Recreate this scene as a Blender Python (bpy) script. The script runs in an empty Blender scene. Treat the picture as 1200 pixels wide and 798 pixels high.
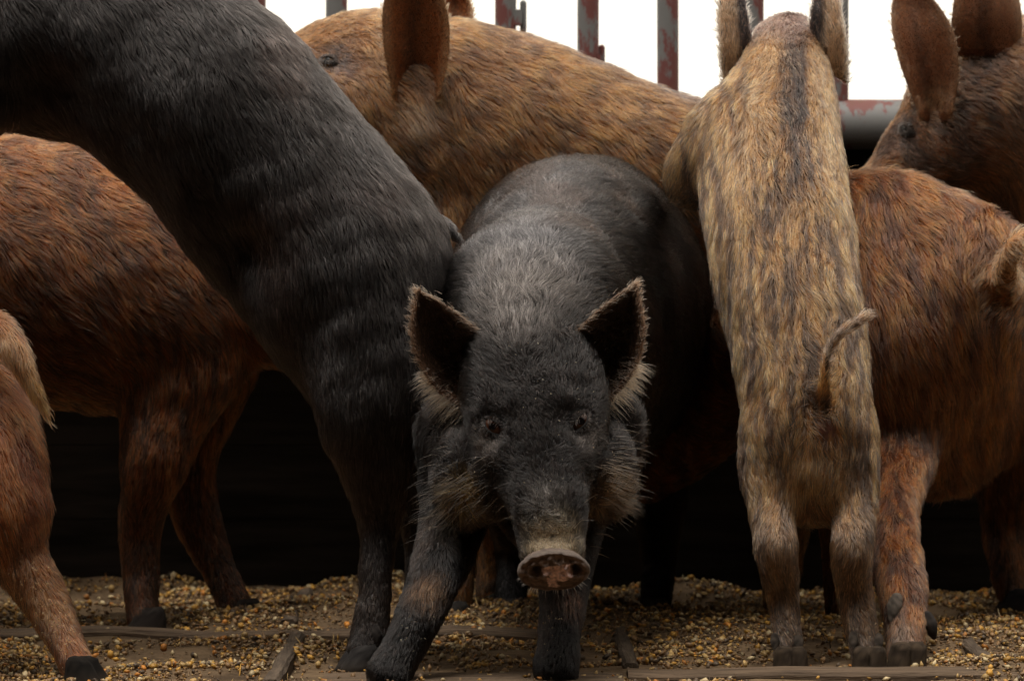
import bpy, math, random
import numpy as np
from mathutils import Vector
from mathutils.bvhtree import BVHTree

random.seed(7)
RNG = np.random.default_rng(7)
S = bpy.context.scene
R = math.radians

# ------------------------------------------------------------------ camera
FPX = 5000.0          # focal length in photograph pixels
CAMZ = 0.60
HOR = 308.0           # picture row of the horizon
cd = bpy.data.cameras.new("camera")
cam = bpy.data.objects.new("camera", cd)
S.collection.objects.link(cam)
cam.location = (0, 0, CAMZ)
cam.rotation_euler = (R(90), 0, 0)
cd.sensor_width = 36
cd.lens = FPX / 1200 * 36
cd.shift_y = (HOR - 399) / 1200
cd.clip_start = 0.1
cd.clip_end = 5000
cd.dof.use_dof = True
cd.dof.focus_distance = 6.12
cd.dof.aperture_fstop = 9.0
S.camera = cam

# ------------------------------------------------------------------ sky, sun, exposure
SUN_EL, SUN_AZ = 73.0, 205.0     # azimuth from +Y, clockwise: behind the camera, to the left
w = bpy.data.worlds.new("World")
S.world = w
w.use_nodes = True
nt = w.node_tree
nt.nodes.clear()
out = nt.nodes.new("ShaderNodeOutputWorld")
bg = nt.nodes.new("ShaderNodeBackground")
sky = nt.nodes.new("ShaderNodeTexSky")
sky.sky_type = 'NISHITA'
sky.sun_disc = False
sky.sun_elevation = R(SUN_EL)
sky.sun_rotation = R(SUN_AZ)
sky.air_density = 1.0
sky.dust_density = 6.0
sky.ozone_density = 0.6
hs = nt.nodes.new("ShaderNodeHueSaturation")
hs.inputs['Saturation'].default_value = 0.22
mx = nt.nodes.new("ShaderNodeMix")
mx.data_type = 'RGBA'
mx.inputs['Factor'].default_value = 0.6
mx.inputs['B'].default_value = (12.2, 11.2, 9.5, 1)      # an even veil of overcast cloud
nt.links.new(sky.outputs[0], hs.inputs['Color'])
nt.links.new(hs.outputs[0], mx.inputs['A'])
nt.links.new(mx.outputs['Result'], bg.inputs['Color'])
bg.inputs['Strength'].default_value = 0.10
nt.links.new(bg.outputs[0], out.inputs[0])

sl = bpy.data.lights.new("sun", 'SUN')
sl.energy = 1.2
sl.angle = R(22)
sl.color = (1.0, 0.95, 0.87)
sun = bpy.data.objects.new("sun", sl)
S.collection.objects.link(sun)
az = R(SUN_AZ)
sd = Vector((math.sin(az) * math.cos(R(SUN_EL)), math.cos(az) * math.cos(R(SUN_EL)), math.sin(R(SUN_EL))))
sun.rotation_euler = sd.to_track_quat('Z', 'Y').to_euler()
sun.location = sd * 20

S.view_settings.view_transform = 'Standard'
S.view_settings.look = 'None'
S.view_settings.exposure = 1.0
S.view_settings.gamma = 1.0
S.render.engine = 'CYCLES'
S.cycles.use_denoising = True
S.cycles.max_bounces = 6
S.cycles.diffuse_bounces = 3
S.cycles.glossy_bounces = 3
S.cycles.transmission_bounces = 4
S.cycles_curves.shape = 'RIBBONS'

# ------------------------------------------------------------------ helpers
def P(px, py, d):
    """a point of the place that lies d metres out, on picture position (px, py)"""
    return np.array([(px - 600) / FPX * d, d, CAMZ - (py - HOR) / FPX * d])

def nrm(v):
    v = np.asarray(v, float)
    return v / np.maximum(np.linalg.norm(v, axis=-1, keepdims=True), 1e-9)

class Noise:
    """smooth value field made of random waves"""
    def __init__(s, seed, n=14, lo=0.6, hi=1.6):
        r = np.random.default_rng(seed)
        s.k = nrm(r.normal(size=(n, 3))) * r.uniform(lo, hi, (n, 1)) * 6.283
        s.p = r.uniform(0, 6.283, n)
        s.n = n
    def __call__(s, X, f=1.0):
        X = np.asarray(X) * np.asarray(f)
        return np.sin(X @ s.k.T + s.p).sum(1) / math.sqrt(s.n / 2)
N1, N2, N3, N4 = Noise(1), Noise(2), Noise(3), Noise(4)

def link(o, parent=None):
    S.collection.objects.link(o)
    if parent:
        o.parent = parent
    return o

def empty(name, loc, label, cat, group=None):
    o = bpy.data.objects.new(name, None)
    o.location = Vector(loc)
    o['label'] = label
    o['category'] = cat
    if group:
        o['group'] = group
    return link(o)

def mesh(name, V, F, mat=None, parent=None, origin=(0, 0, 0), smooth=True, cols=None, kind=None):
    V = np.asarray(V, float) - np.asarray(origin, float)
    me = bpy.data.meshes.new(name)
    me.from_pydata(V.tolist(), [], F)
    if smooth:
        me.shade_smooth()
    if cols is not None:
        a = me.color_attributes.new("tint", 'FLOAT_COLOR', 'POINT')
        c = np.ones((len(V), 4), np.float32)
        c[:, :3] = cols
        a.data.foreach_set("color", c.ravel())
    if mat:
        me.materials.append(mat)
    o = bpy.data.objects.new(name, me)
    if kind:
        o['kind'] = kind
    return link(o, parent)

def loft(points, ref, seg=20, sub=5):
    """closed tube through (centre, r1, r2); r2 lies along ref"""
    C = np.array([p[0] for p in points], float)
    r1 = np.array([p[1] for p in points], float)
    r2 = np.array([p[2] for p in points], float)
    D = np.column_stack([C, r1, r2])
    n = len(D)
    E = np.vstack([2 * D[0] - D[1], D, 2 * D[-1] - D[-2]])
    out = []
    for i in range(n - 1):
        p0, p1, p2, p3 = E[i], E[i + 1], E[i + 2], E[i + 3]
        for k in range(sub):
            t = k / sub
            out.append(0.5 * ((2 * p1) + (-p0 + p2) * t + (2 * p0 - 5 * p1 + 4 * p2 - p3) * t * t
                              + (-p0 + 3 * p1 - 3 * p2 + p3) * t ** 3))
    out.append(D[-1])
    D = np.array(out)
    D[:, 3:] = np.maximum(D[:, 3:], 0.002)
    T = nrm(np.gradient(D[:, :3], axis=0))
    rings = []
    def ring(c, t, a, b):
        e2 = ref - t * np.dot(ref, t)
        e2 = nrm(e2)
        e1 = np.cross(t, e2)
        th = np.linspace(0, 2 * np.pi, seg, endpoint=False)
        return c + np.outer(np.cos(th) * a, e1) + np.outer(np.sin(th) * b, e2)
    c, t, a, b = D[0, :3], T[0], D[0, 3], D[0, 4]
    m = min(a, b)
    for q in (80, 60, 40, 20):
        rings.append(ring(c - t * m * math.sin(R(q)), t, a * math.cos(R(q)), b * math.cos(R(q))))
    for i in range(len(D)):
        rings.append(ring(D[i, :3], T[i], D[i, 3], D[i, 4]))
    c, t, a, b = D[-1, :3], T[-1], D[-1, 3], D[-1, 4]
    m = min(a, b)
    for q in (20, 40, 60, 80):
        rings.append(ring(c + t * m * math.sin(R(q)), t, a * math.cos(R(q)), b * math.cos(R(q))))
    nr = len(rings)
    V = np.vstack(rings)
    F = []
    for i in range(nr - 1):
        for j in range(seg):
            k = (j + 1) % seg
            F.append((i * seg + j, i * seg + k, (i + 1) * seg + k, (i + 1) * seg + j))
    F.append(tuple(range(seg))[::-1])
    F.append(tuple((nr - 1) * seg + j for j in range(seg)))
    return V, F

# ------------------------------------------------------------------ materials
def new_mat(name):
    m = bpy.data.materials.new(name)
    m.use_nodes = True
    return m, m.node_tree, m.node_tree.nodes['Principled BSDF']

def skin_material(name, rough=0.75, bump=0.3, scale=160, spec=0.25):
    m, t, b = new_mat(name)
    a = t.nodes.new("ShaderNodeAttribute")
    a.attribute_name = "tint"
    n = t.nodes.new("ShaderNodeTexNoise")
    n.inputs['Scale'].default_value = scale
    n.inputs['Detail'].default_value = 5
    mul = t.nodes.new("ShaderNodeMix")
    mul.data_type = 'RGBA'
    mul.blend_type = 'MULTIPLY'
    mul.inputs['Factor'].default_value = 0.6
    cr = t.nodes.new("ShaderNodeValToRGB")
    cr.color_ramp.elements[0].position = 0.3
    cr.color_ramp.elements[0].color = (0.45, 0.45, 0.45, 1)
    cr.color_ramp.elements[1].position = 0.7
    cr.color_ramp.elements[1].color = (1.3, 1.3, 1.3, 1)
    t.links.new(n.outputs['Fac'], cr.inputs[0])
    t.links.new(a.outputs['Color'], mul.inputs['A'])
    t.links.new(cr.outputs[0], mul.inputs['B'])
    t.links.new(mul.outputs['Result'], b.inputs['Base Color'])
    bp = t.nodes.new("ShaderNodeBump")
    bp.inputs['Strength'].default_value = bump
    bp.inputs['Distance'].default_value = 0.004
    t.links.new(n.outputs['Fac'], bp.inputs['Height'])
    t.links.new(bp.outputs[0], b.inputs['Normal'])
    b.inputs['Roughness'].default_value = rough
    b.inputs['Specular IOR Level'].default_value = spec
    return m

def fur_material(name, rough=0.35, rr=0.45, ior=1.45):
    m = bpy.data.materials.new(name)
    m.use_nodes = True
    t = m.node_tree
    t.nodes.clear()
    o = t.nodes.new("ShaderNodeOutputMaterial")
    h = t.nodes.new("ShaderNodeBsdfHairPrincipled")
    h.model = 'CHIANG'
    h.parametrization = 'COLOR'
    a = t.nodes.new("ShaderNodeAttribute")
    a.attribute_name = "tint"
    t.links.new(a.outputs['Color'], h.inputs['Color'])
    h.inputs['Roughness'].default_value = rough
    h.inputs['Radial Roughness'].default_value = rr
    h.inputs['IOR'].default_value = ior
    t.links.new(h.outputs[0], o.inputs[0])
    return m

SKIN = skin_material("pig_skin")
SNOUT = skin_material("snout_skin", rough=0.55, bump=0.6, scale=420, spec=0.35)
HORN = skin_material("hoof_horn", rough=0.75, bump=0.9, scale=150, spec=0.12)
FUR = fur_material("pig_fur")
FUR_BLACK = fur_material("pig_fur_black", 0.28, 0.4, 1.34)
em, et, eb = new_mat("eye_wet")
eb.inputs['Roughness'].default_value = 0.06
ea = et.nodes.new("ShaderNodeAttribute")
ea.attribute_name = "tint"
et.links.new(ea.outputs['Color'], eb.inputs['Base Color'])
eb.inputs['Specular IOR Level'].default_value = 0.18
EYE = em

# ------------------------------------------------------------------ pigs
class Pig:
    def __init__(s, name_loc, label, black=False, voxel=0.0065, grav=0.6, seed=0, noise_amp=0.0025):
        s.root = empty("pig", name_loc, label, "pig", "pigs crowding at the feeding pen")
        s.origin = np.array(name_loc, float)
        s.parts = []      # closed shells that melt into one body
        s.chains = []     # flow guides
        s.extra = []      # ears, joined after the melt: (V, F, tag)
        s.black = black
        s.voxel = voxel
        s.grav = grav
        s.seed = seed
        s.namp = noise_amp
        s.soft = 55
        s.bald = []       # (centre, radius)
        s.spots = []      # (centre, radius, colour, weight)
        s.lens = []       # (centre, radius, hair length)

    def chain(s, name, pts, ref=(0, 1, 0), hl=(0.026, 0.026), build=True):
        """pts: (px, py, d, r1px, r2px), radii in picture pixels at that distance, in the order the hair flows"""
        if 'leg' in name or name == 'shank':      # the coat adds to the leg's thickness
            pts = [(a, b, d, r1 - 5.0 * min(1, max(0, (60 - r1) / 25)), r2 - 5.0 * min(1, max(0, (60 - r2) / 25))) for a, b, d, r1, r2 in pts]
        q = [(P(a, b, d), r1 * d / FPX, r2 * d / FPX) for a, b, d, r1, r2 in pts]
        if build:
            s.parts.append(loft(q, np.array(ref, float)))
        s.chains.append((name, q, hl))

    def blob(s, px, py, d, rx, ry, rz):
        th, ph = np.meshgrid(np.linspace(0, 2 * np.pi, 20, endpoint=False), np.linspace(-1.45, 1.45, 12))
        k = d / FPX
        V = np.column_stack([(np.cos(ph) * np.cos(th)).ravel() * rx * k, (np.cos(ph) * np.sin(th)).ravel() * ry * k,
                             np.sin(ph).ravel() * rz * k]) + P(px, py, d)
        F = []
        for i in range(11):
            for j in range(20):
                F.append((i * 20 + j, i * 20 + (j + 1) % 20, (i + 1) * 20 + (j + 1) % 20, (i + 1) * 20 + j))
        F.append(tuple(range(20))[::-1])
        F.append(tuple(220 + j for j in range(20)))
        s.parts.append((V, F))

    def ear(s, inner, outer, cup, thick=0.0045, nu=14, nv=18, tag='ear', curl=0.0):
        """inner and outer edge as (px, py, d) from base to tip; cup pushes the middle along a vector (metres)"""
        def edge(E):
            Q = np.array([P(*e) for e in E])
            L = np.concatenate([[0], np.cumsum(np.linalg.norm(np.diff(Q, axis=0), axis=1))])
            L /= L[-1]
            t = np.linspace(0, 1, nv)
            # smooth interpolation
            X = np.column_stack([np.interp(t, L, Q[:, i]) for i in range(3)])
            for _ in range(4):
                X[1:-1] = 0.25 * X[:-2] + 0.5 * X[1:-1] + 0.25 * X[2:]
            return X
        A, B = edge(inner), edge(outer)
        cup = np.array(cup, float)
        G = np.zeros((nv, nu, 3))
        uu = np.linspace(0, 1, nu)
        for i in range(nv):
            v = i / (nv - 1)
            for j, u in enumerate(uu):
                G[i, j] = A[i] * (1 - u) + B[i] * u + cup * math.sin(math.pi * u) ** 0.8 * (1 - v ** 2.5)
        dv = np.gradient(G, axis=0)
        du = np.gradient(G, axis=1)
        Nn = nrm(np.cross(du, dv))
        # let the thin edge be rounded
        tk = thick * (0.35 + 0.65 * np.sin(np.pi * uu) ** 0.5)[None, :, None] * np.ones((nv, 1, 1))
        front, back = G + Nn * tk * 0.5, G - Nn * tk * 0.5
        V = np.vstack([front.reshape(-1, 3), back.reshape(-1, 3)])
        m = nv * nu
        F = []
        for i in range(nv - 1):
            for j in range(nu - 1):
                a = i * nu + j
                F.append((a, a + 1, a + nu + 1, a + nu))
                F.append((m + a, m + a + nu, m + a + nu + 1, m + a + 1))
        rim = [j for j in range(nu)] + [i * nu + nu - 1 for i in range(1, nv)] + \
              [(nv - 1) * nu + j for j in range(nu - 2, -1, -1)] + [i * nu for i in range(nv - 2, 0, -1)]
        for a, b in zip(rim, rim[1:] + rim[:1]):
            F.append((b, a, m + a, m + b))
        fl = nrm(dv).reshape(-1, 3)
        U = np.tile(uu, nv)
        Vv = np.repeat(np.linspace(0, 1, nv), nu)
        s.extra.append(dict(V=V, F=F, flow=np.vstack([fl, fl]), u=np.tile(U, 2), v=np.tile(Vv, 2),
                            side=np.repeat([0, 1], m), tag=tag))

    def melt(s):
        vs, fs, o = [], [], 0
        for V, F in s.parts:
            vs.append(V)
            fs += [tuple(i + o for i in f) for f in F]
            o += len(V)
        me = bpy.data.meshes.new("rough")
        me.from_pydata(np.vstack(vs).tolist(), [], fs)
        ob = bpy.data.objects.new("rough", me)
        S.collection.objects.link(ob)
        r = ob.modifiers.new("r", 'REMESH')
        r.mode = 'VOXEL'
        r.voxel_size = s.voxel
        r.use_smooth_shade = True
        sm = ob.modifiers.new("s", 'SMOOTH')
        sm.factor = 0.5
        sm.iterations = int(14 * 0.0065 / s.voxel)
        dg = bpy.context.evaluated_depsgraph_get()
        ev = ob.evaluated_get(dg)
        m2 = ev.to_mesh()
        nV = len(m2.vertices)
        V = np.empty(nV * 3, np.float32)
        m2.vertices.foreach_get("co", V)
        V = V.reshape(-1, 3).astype(float)
        nm = np.empty(nV * 3, np.float32)
        m2.vertices.foreach_get("normal", nm)
        nm = nm.reshape(-1, 3).astype(float)
        npoly = len(m2.polygons)
        ls = np.empty(len(m2.loops), np.int32)
        m2.loops.foreach_get("vertex_index", ls)
        F = ls.reshape(npoly, 4) if len(ls) == npoly * 4 else None
        if F is None:
            F = [tuple(p.vertices) for p in m2.polygons]
        ev.to_mesh_clear()
        bpy.data.objects.remove(ob)
        bpy.data.meshes.remove(me)
        # let shoulders, flanks and haunches flow into one another
        r_loc = np.zeros(len(V)); wsum = np.zeros(len(V))
        for name, q, h_ in s.chains:
            k_ = 0.12 if name in ('head', 'jaw', 'tail') else 1.0
            for i in range(len(q) - 1):
                a, b = q[i][0], q[i + 1][0]
                ab = b - a
                t = np.clip(((V - a) @ ab) / (ab @ ab), 0, 1)
                ra = min(q[i][1], q[i][2]) * (1 - t) + min(q[i + 1][1], q[i + 1][2]) * t
                dd = np.linalg.norm(V - (a + t[:, None] * ab), axis=1) - ra
                ww = np.exp(-np.clip(dd, -0.03, 1) / 0.02)
                r_loc += ww * ra * k_
                wsum += ww
        r_loc /= np.maximum(wsum, 1e-12)
        soft = np.clip((r_loc - 0.030) / 0.035, 0, 1)[:, None]
        ls4 = np.array([tuple(f) for f in (F.tolist() if isinstance(F, np.ndarray) else F)], dtype=np.int64)
        A_ = ls4.ravel(); B_ = np.roll(ls4, -1, 1).ravel()
        deg = np.bincount(A_, minlength=len(V)) + np.bincount(B_, minlength=len(V))
        for _ in range(int(s.soft * (0.0065 / s.voxel) ** 2)):
            av = np.stack([np.bincount(A_, V[B_, i], minlength=len(V)) + np.bincount(B_, V[A_, i], minlength=len(V)) for i in range(3)], 1) / deg[:, None]
            V += soft * 0.6 * (av - V)
        fn = np.cross(V[ls4[:, 2]] - V[ls4[:, 0]], V[ls4[:, 3]] - V[ls4[:, 1]])
        vn = np.stack([sum(np.bincount(ls4[:, j], fn[:, i], minlength=len(V)) for j in range(4)) for i in range(3)], 1)
        vn = nrm(vn)
        if (vn * nm).sum() < 0:
            vn = -vn
        nm = vn
        V += nm * (s.namp * (N1(V + s.seed, 5.0) * 0.6 + N2(V, 13.0) * 0.18))[:, None]
        s.V, s.F = V, [tuple(map(int, f)) for f in F]
        s.N = nm
        s.bvh = BVHTree.FromPolygons([tuple(v) for v in V], s.F)

    def hit(s, px, py):
        o = Vector((0, 0, CAMZ))
        d = Vector(P(px, py, 1.0)) - o
        loc, n, i, dist = s.bvh.ray_cast(o, d.normalized())
        if loc is None:
            print("MISS", px, py)
            loc, n = Vector(P(px, py, 6.5)), Vector((0, -1, 0))
        return np.array(loc), np.array(n)

    def guide(s, X):
        """hair direction, hair length and chain weights at points X"""
        flow = np.zeros((len(X), 3))
        hl = np.zeros(len(X))
        wt = np.zeros(len(X))
        W = {}
        for name, q, h in s.chains:
            n = len(q)
            wc = np.zeros(len(X))
            for i in range(n - 1):
                a, b = q[i][0], q[i + 1][0]
                ab = b - a
                t = np.clip(((X - a) @ ab) / (ab @ ab), 0, 1)
                rr = q[i][1:] + np.array(0)
                ra = min(q[i][1], q[i][2]) * (1 - t) + min(q[i + 1][1], q[i + 1][2]) * t
                dd = np.linalg.norm(X - (a + t[:, None] * ab), axis=1) - ra
                ww = np.exp(-np.clip(dd, -0.02, 1) / 0.018)
                flow += ww[:, None] * nrm(ab)
                hh = h[0] + (h[1] - h[0]) * (i + t) / (n - 1)
                hl += ww * hh
                wt += ww
                wc += ww
            W[name] = W.get(name, 0) + wc
        wt = np.maximum(wt, 1e-12)
        for k in W:
            W[k] = W[k] / wt
        return flow / wt[:, None], hl / wt, W

    def finish(s, colour, density=150000, width=0.00042, lift=0.30, clump=0.45, cell=0.011, extra_hair=None, ear_hl=0.012,
               ear_col=None, body_name="body"):
        # whole mesh with ears
        V, F, Nv = s.V, list(s.F), s.N
        flow, hl, W = s.guide(V)
        col = colour(V, Nv, W)
        base_n = len(V)
        earid = np.zeros(len(V), int)
        eu = np.zeros(len(V)); evv = np.zeros(len(V)); es = np.zeros(len(V))
        for k, e in enumerate(s.extra):
            o = len(V)
            V = np.vstack([V, e['V']])
            F += [tuple(i + o for i in f) for f in e['F']]
            flow = np.vstack([flow, e['flow']])
            hl = np.concatenate([hl, np.full(len(e['V']), ear_hl)])
            earid = np.concatenate([earid, np.full(len(e['V']), k + 1)])
            eu = np.concatenate([eu, e['u']]); evv = np.concatenate([evv, e['v']]); es = np.concatenate([es, e['side']])
            c = ear_col(e['V'], e['u'], e['v'], e['side'], e['tag'])
            col = np.vstack([col, c])
        for c, r, rgb, wgt in s.spots:
            g = np.exp(-(np.linalg.norm(V - c, axis=1) / r) ** 2) * wgt
            g = np.clip(g * (1 + 0.35 * N3(V, 60)), 0, 1) * (g > 0.02)
            col = col * (1 - g[:, None]) + np.array(rgb) * g[:, None]
        for c, r, L in s.lens:
            g = np.exp(-(np.linalg.norm(V - c, axis=1) / r) ** 2)
            hl = hl * (1 - g) + L * g
        body = mesh(body_name, V, F, SKIN, s.root, s.origin, True, np.clip(col * 0.8, 0, 1))
        me = body.data
        # triangles for scattering
        me.calc_loop_triangles()
        T = np.empty(len(me.loop_triangles) * 3, np.int32)
        me.loop_triangles.foreach_get("vertices", T)
        T = T.reshape(-1, 3)
        NN = np.empty(len(me.vertices) * 3, np.float32)
        me.vertices.foreach_get("normal", NN)
        NN = NN.reshape(-1, 3).astype(float)
        A, B, C = V[T[:, 0]], V[T[:, 1]], V[T[:, 2]]
        area = 0.5 * np.linalg.norm(np.cross(B - A, C - A), axis=1)
        M = (A + B + C) / 3
        tn = NN[T].mean(1)
        vc = nrm(np.array([0, 0, CAMZ]) - M)
        f = (tn * vc).sum(1)
        px = 600 + M[:, 0] / M[:, 1] * FPX
        py = HOR - (M[:, 2] - CAMZ) / M[:, 1] * FPX
        wv = np.where(f > -0.3, 1.0, 0.12)
        wv *= np.where((px > -110) & (px < 1310) & (py > -110) & (py < 850), 1.0, 0.12)
        # hair grows thicker where it is short
        hm = hl[T].mean(1)
        wv *= np.clip(0.022 / np.maximum(hm, 0.004), 0.7, 2.6)
        for c, r in s.bald:
            wv *= np.linalg.norm(M - c, axis=1) > r
        pr = area * wv
        n = int(density * pr.sum())
        ti = RNG.choice(len(T), n, p=pr / pr.sum())
        u, v = RNG.random(n), RNG.random(n)
        sw = u + v > 1
        u[sw], v[sw] = 1 - u[sw], 1 - v[sw]
        w_ = 1 - u - v
        bc = np.stack([w_, u, v], 1)[:, :, None]
        idx = T[ti]
        def at(a):
            a = a if a.ndim == 2 else a[:, None]
            return (a[idx] * bc).sum(1)
        root, nn, fl, L, cc = at(V), nrm(at(NN)), at(flow), at(hl)[:, 0], at(col)
        isear = at((earid > 0).astype(float))[:, 0] > 0.5
        down = np.array([0, 0, -1.0])
        g = s.grav * np.where(isear, 0.0, 1.0) * np.clip(1.0 - np.abs(nn[:, 2]) * 0.5, 0, 1)
        fl = fl + down * g[:, None]
        wob = np.stack([N1(root + s.seed, 9), N2(root + s.seed, 9), N3(root + s.seed, 9)], 1) * 0.18 \
            + np.stack([N4(root, 30), N1(root, 33), N2(root, 31)], 1) * 0.15 + RNG.normal(size=(n, 3)) * 0.12
        fl = fl + wob
        fl = nrm(fl - nn * (fl * nn).sum(1, keepdims=True))
        L = L * RNG.uniform(0.6, 1.2, n) * np.where(RNG.random(n) < 0.04, 1.35, 1.0)
        li = lift * RNG.uniform(0.5, 1.6, n)
        tip = fl * np.cos(li)[:, None] * L[:, None] + nn * np.sin(li)[:, None] * L[:, None]
        # clumps
        wp = root + np.stack([N2(root, 40), N3(root, 40), N4(root, 40)], 1) * 0.002
        key = np.floor(wp / cell).astype(np.int64)
        h = (key[:, 0] * 73856093) ^ (key[:, 1] * 19349663) ^ (key[:, 2] * 83492791)
        _, inv = np.unique(h, return_inverse=True)
        cnt = np.bincount(inv)
        mr = np.stack([np.bincount(inv, (root + tip)[:, i]) / cnt for i in range(3)], 1)
        kk = (clump * 0.65 * RNG.uniform(0.2, 1.0, n))[:, None]
        kk = kk * np.where(isear, 0.4, 1.0)[:, None]
        tgt = mr[inv] + fl * (L * 0.25)[:, None]
        d = tgt - (root + tip)
        d -= nn * (d * nn).sum(1, keepdims=True)
        tip = tip + d * kk
        cv = RNG.normal(size=len(cnt))[inv]
        K = 5
        pts = np.zeros((n, K, 3), np.float32)
        rad = np.zeros((n, K), np.float32)
        mid = nn * (L * 0.10)[:, None]
        sag = down * (L * 0.06)[:, None]
        for k in range(K):
            t = k / (K - 1)
            pts[:, k] = root - nn * 0.0006 + tip * t + mid * math.sin(math.pi * t) + sag * t * t
            rad[:, k] = width * (1 - t) ** 0.6 * RNG.uniform(0.75, 1.25, n) + 0.00004
        pts -= s.origin.astype(np.float32)
        br = np.exp(RNG.normal(size=n) * (0.72 if s.black else 0.42) + cv * 0.26)
        hc = cc * br[:, None]
        if extra_hair is not None:
            hc = extra_hair(root, nn, hc, RNG)
        if not s.black:
            lum = hc @ np.array((0.3, 0.6, 0.1))
            hc = np.maximum(lum[:, None] + (hc - lum[:, None]) * 1.08, 0.002) * np.array((0.84, 0.74, 0.76))
        hcv = bpy.data.hair_curves.new("fur")
        hcv.add_curves([K] * n)
        hcv.points.foreach_set("position", pts.reshape(-1))
        ra = hcv.attributes.get("radius") or hcv.attributes.new("radius", 'FLOAT', 'POINT')
        ra.data.foreach_set("value", rad.reshape(-1))
        ca = hcv.attributes.new("tint", 'FLOAT_COLOR', 'CURVE')
        c4 = np.ones((n, 4), np.float32)
        c4[:, :3] = np.clip(hc, 0.001, 0.95)
        ca.data.foreach_set("color", c4.ravel())
        hcv.materials.append(FUR_BLACK if s.black else FUR)
        o = bpy.data.objects.new("fur", hcv)
        link(o, s.root)
        print("pig", s.seed, "verts", len(V), "hairs", n)

    def strands(s, name, roots, dirs, L, width, col, bend=(0, 0, -0.2)):
        """a few single long hairs: bristles, whiskers, fringes"""
        n = len(roots)
        roots, dirs = np.array(roots), nrm(dirs)
        K = 6
        pts = np.zeros((n, K, 3), np.float32)
        rad = np.zeros((n, K), np.float32)
        L = np.asarray(L)
        for k in range(K):
            t = k / (K - 1)
            pts[:, k] = roots + dirs * (L * t)[:, None] + np.array(bend) * (L * t * t)[:, None]
            rad[:, k] = width * (1 - t) ** 0.7 + 0.00004
        pts -= s.origin.astype(np.float32)
        hcv = bpy.data.hair_curves.new(name)
        hcv.add_curves([K] * n)
        hcv.points.foreach_set("position", pts.reshape(-1))
        ra = hcv.attributes.get("radius") or hcv.attributes.new("radius", 'FLOAT', 'POINT')
        ra.data.foreach_set("value", rad.reshape(-1))
        ca = hcv.attributes.new("tint", 'FLOAT_COLOR', 'CURVE')
        c4 = np.ones((n, 4), np.float32)
        c4[:, :3] = np.clip(col, 0.001, 0.95)
        ca.data.foreach_set("color", c4.ravel())
        hcv.materials.append(FUR)
        o = bpy.data.objects.new(name, hcv)
        return link(o, s.root)

    def dent(s, items):
        """press (+) or swell (-) the surface round picture places: (px, py, radius, depth)"""
        for px, py, r_, dp in items:
            h0, n0 = s.hit(px, py)
            g0 = np.exp(-(np.linalg.norm(s.V - h0, axis=1) / r_) ** 2)
            s.V -= n0 * (g0 * dp)[:, None] if False else s.N * (g0 * dp)[:, None]
        s.bvh = BVHTree.FromPolygons([tuple(v) for v in s.V], s.F)

    def crumbs(s, spots, n, col=(0.5, 0.36, 0.16)):
        """crumbs of feed caught in the coat"""
        rt, dr, Ls, cs = [], [], [], []
        for px, py, sp in spots:
            for _ in range(n):
                o = Vector((0, 0, CAMZ))
                d = Vector(P(random.gauss(px, sp), random.gauss(py, sp * 1.3), 1.0)) - o
                loc, nn, i, dist = s.bvh.ray_cast(o, d.normalized())
                if loc is None:
                    continue
                rt.append(np.array(loc) + np.array(nn) * random.uniform(0.002, 0.006))
                dr.append(RNG.normal(size=3))
                Ls.append(random.uniform(0.0015, 0.0045))
                cs.append(np.array(col) * random.uniform(0.5, 1.4))
        if rt:
            s.strands("feed_crumbs", rt, dr, np.array(Ls), 0.0008, np.array(cs))

    def fringe(s, col, L=0.012, n=700, edges=(0.07, 0.93), base=True):
        """lighter hair along the rims and at the root of every ear"""
        rt, dr, Ls, cs = [], [], [], []
        for e in s.extra:
            mid = e['V'].mean(0)
            ids = np.where((e['u'] < edges[0]) | (e['u'] > edges[1]))[0]
            for _ in range(n):
                i = random.choice(ids)
                fl = e['flow'][i]
                o_ = e['V'][i] - mid
                o_ = nrm(o_ - fl * np.dot(o_, fl))
                rt.append(e['V'][i] + RNG.normal(size=3) * 0.002)
                dr.append(o_ * 0.6 + fl * 0.8 + RNG.normal(size=3) * 0.22)
                Ls.append(random.uniform(0.4, 1.1) * L)
                cs.append(np.array(col) * random.uniform(0.4, 1.3))
            if base:
                ids = np.where((e['v'] < 0.22) & (e['side'] == 0))[0]
                for _ in range(n):
                    i = random.choice(ids)
                    rt.append(e['V'][i] + RNG.normal(size=3) * 0.004)
                    dr.append(np.array([0.15, -0.45, -0.75]) + RNG.normal(size=3) * 0.25)
                    Ls.append(random.uniform(0.6, 1.6) * L)
                    cs.append(np.array(col) * random.uniform(0.3, 1.2))
        s.strands("ear_fringe", rt, dr, np.array(Ls), 0.0004, np.array(cs))

    def eye(s, px, py, r, tilt, a=1.0, b=0.6, iris=(0.05, 0.018, 0.01), lid=(0.06, 0.045, 0.04), out=0.25, look=(0, 0, 0)):
        """eyeball and lids seated on the head where the picture shows the eye"""
        c, n = s.hit(px, py)
        n = nrm(n + np.array(look))
        up = np.array([0, 0, 1.0])
        e1 = nrm(np.cross(up, n))
        e2 = np.cross(n, e1)
        ct, st = math.cos(R(tilt)), math.sin(R(tilt))
        u, v = e1 * ct + e2 * st, -e1 * st + e2 * ct
        ctr = c - n * r * (1 - out)
        V, F, C = [], [], []
        nr_, ns = 16, 24
        for i in range(nr_ + 1):
            ph = i / nr_ * math.pi * 0.62
            for j in range(ns):
                th = j / ns * 2 * math.pi
                V.append(ctr + r * (n * math.cos(ph) + (u * math.cos(th) + v * math.sin(th)) * math.sin(ph)))
                C.append((0.004, 0.003, 0.003) if ph < 0.28 else iris if ph < 0.75 else (0.03, 0.02, 0.016))
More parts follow.
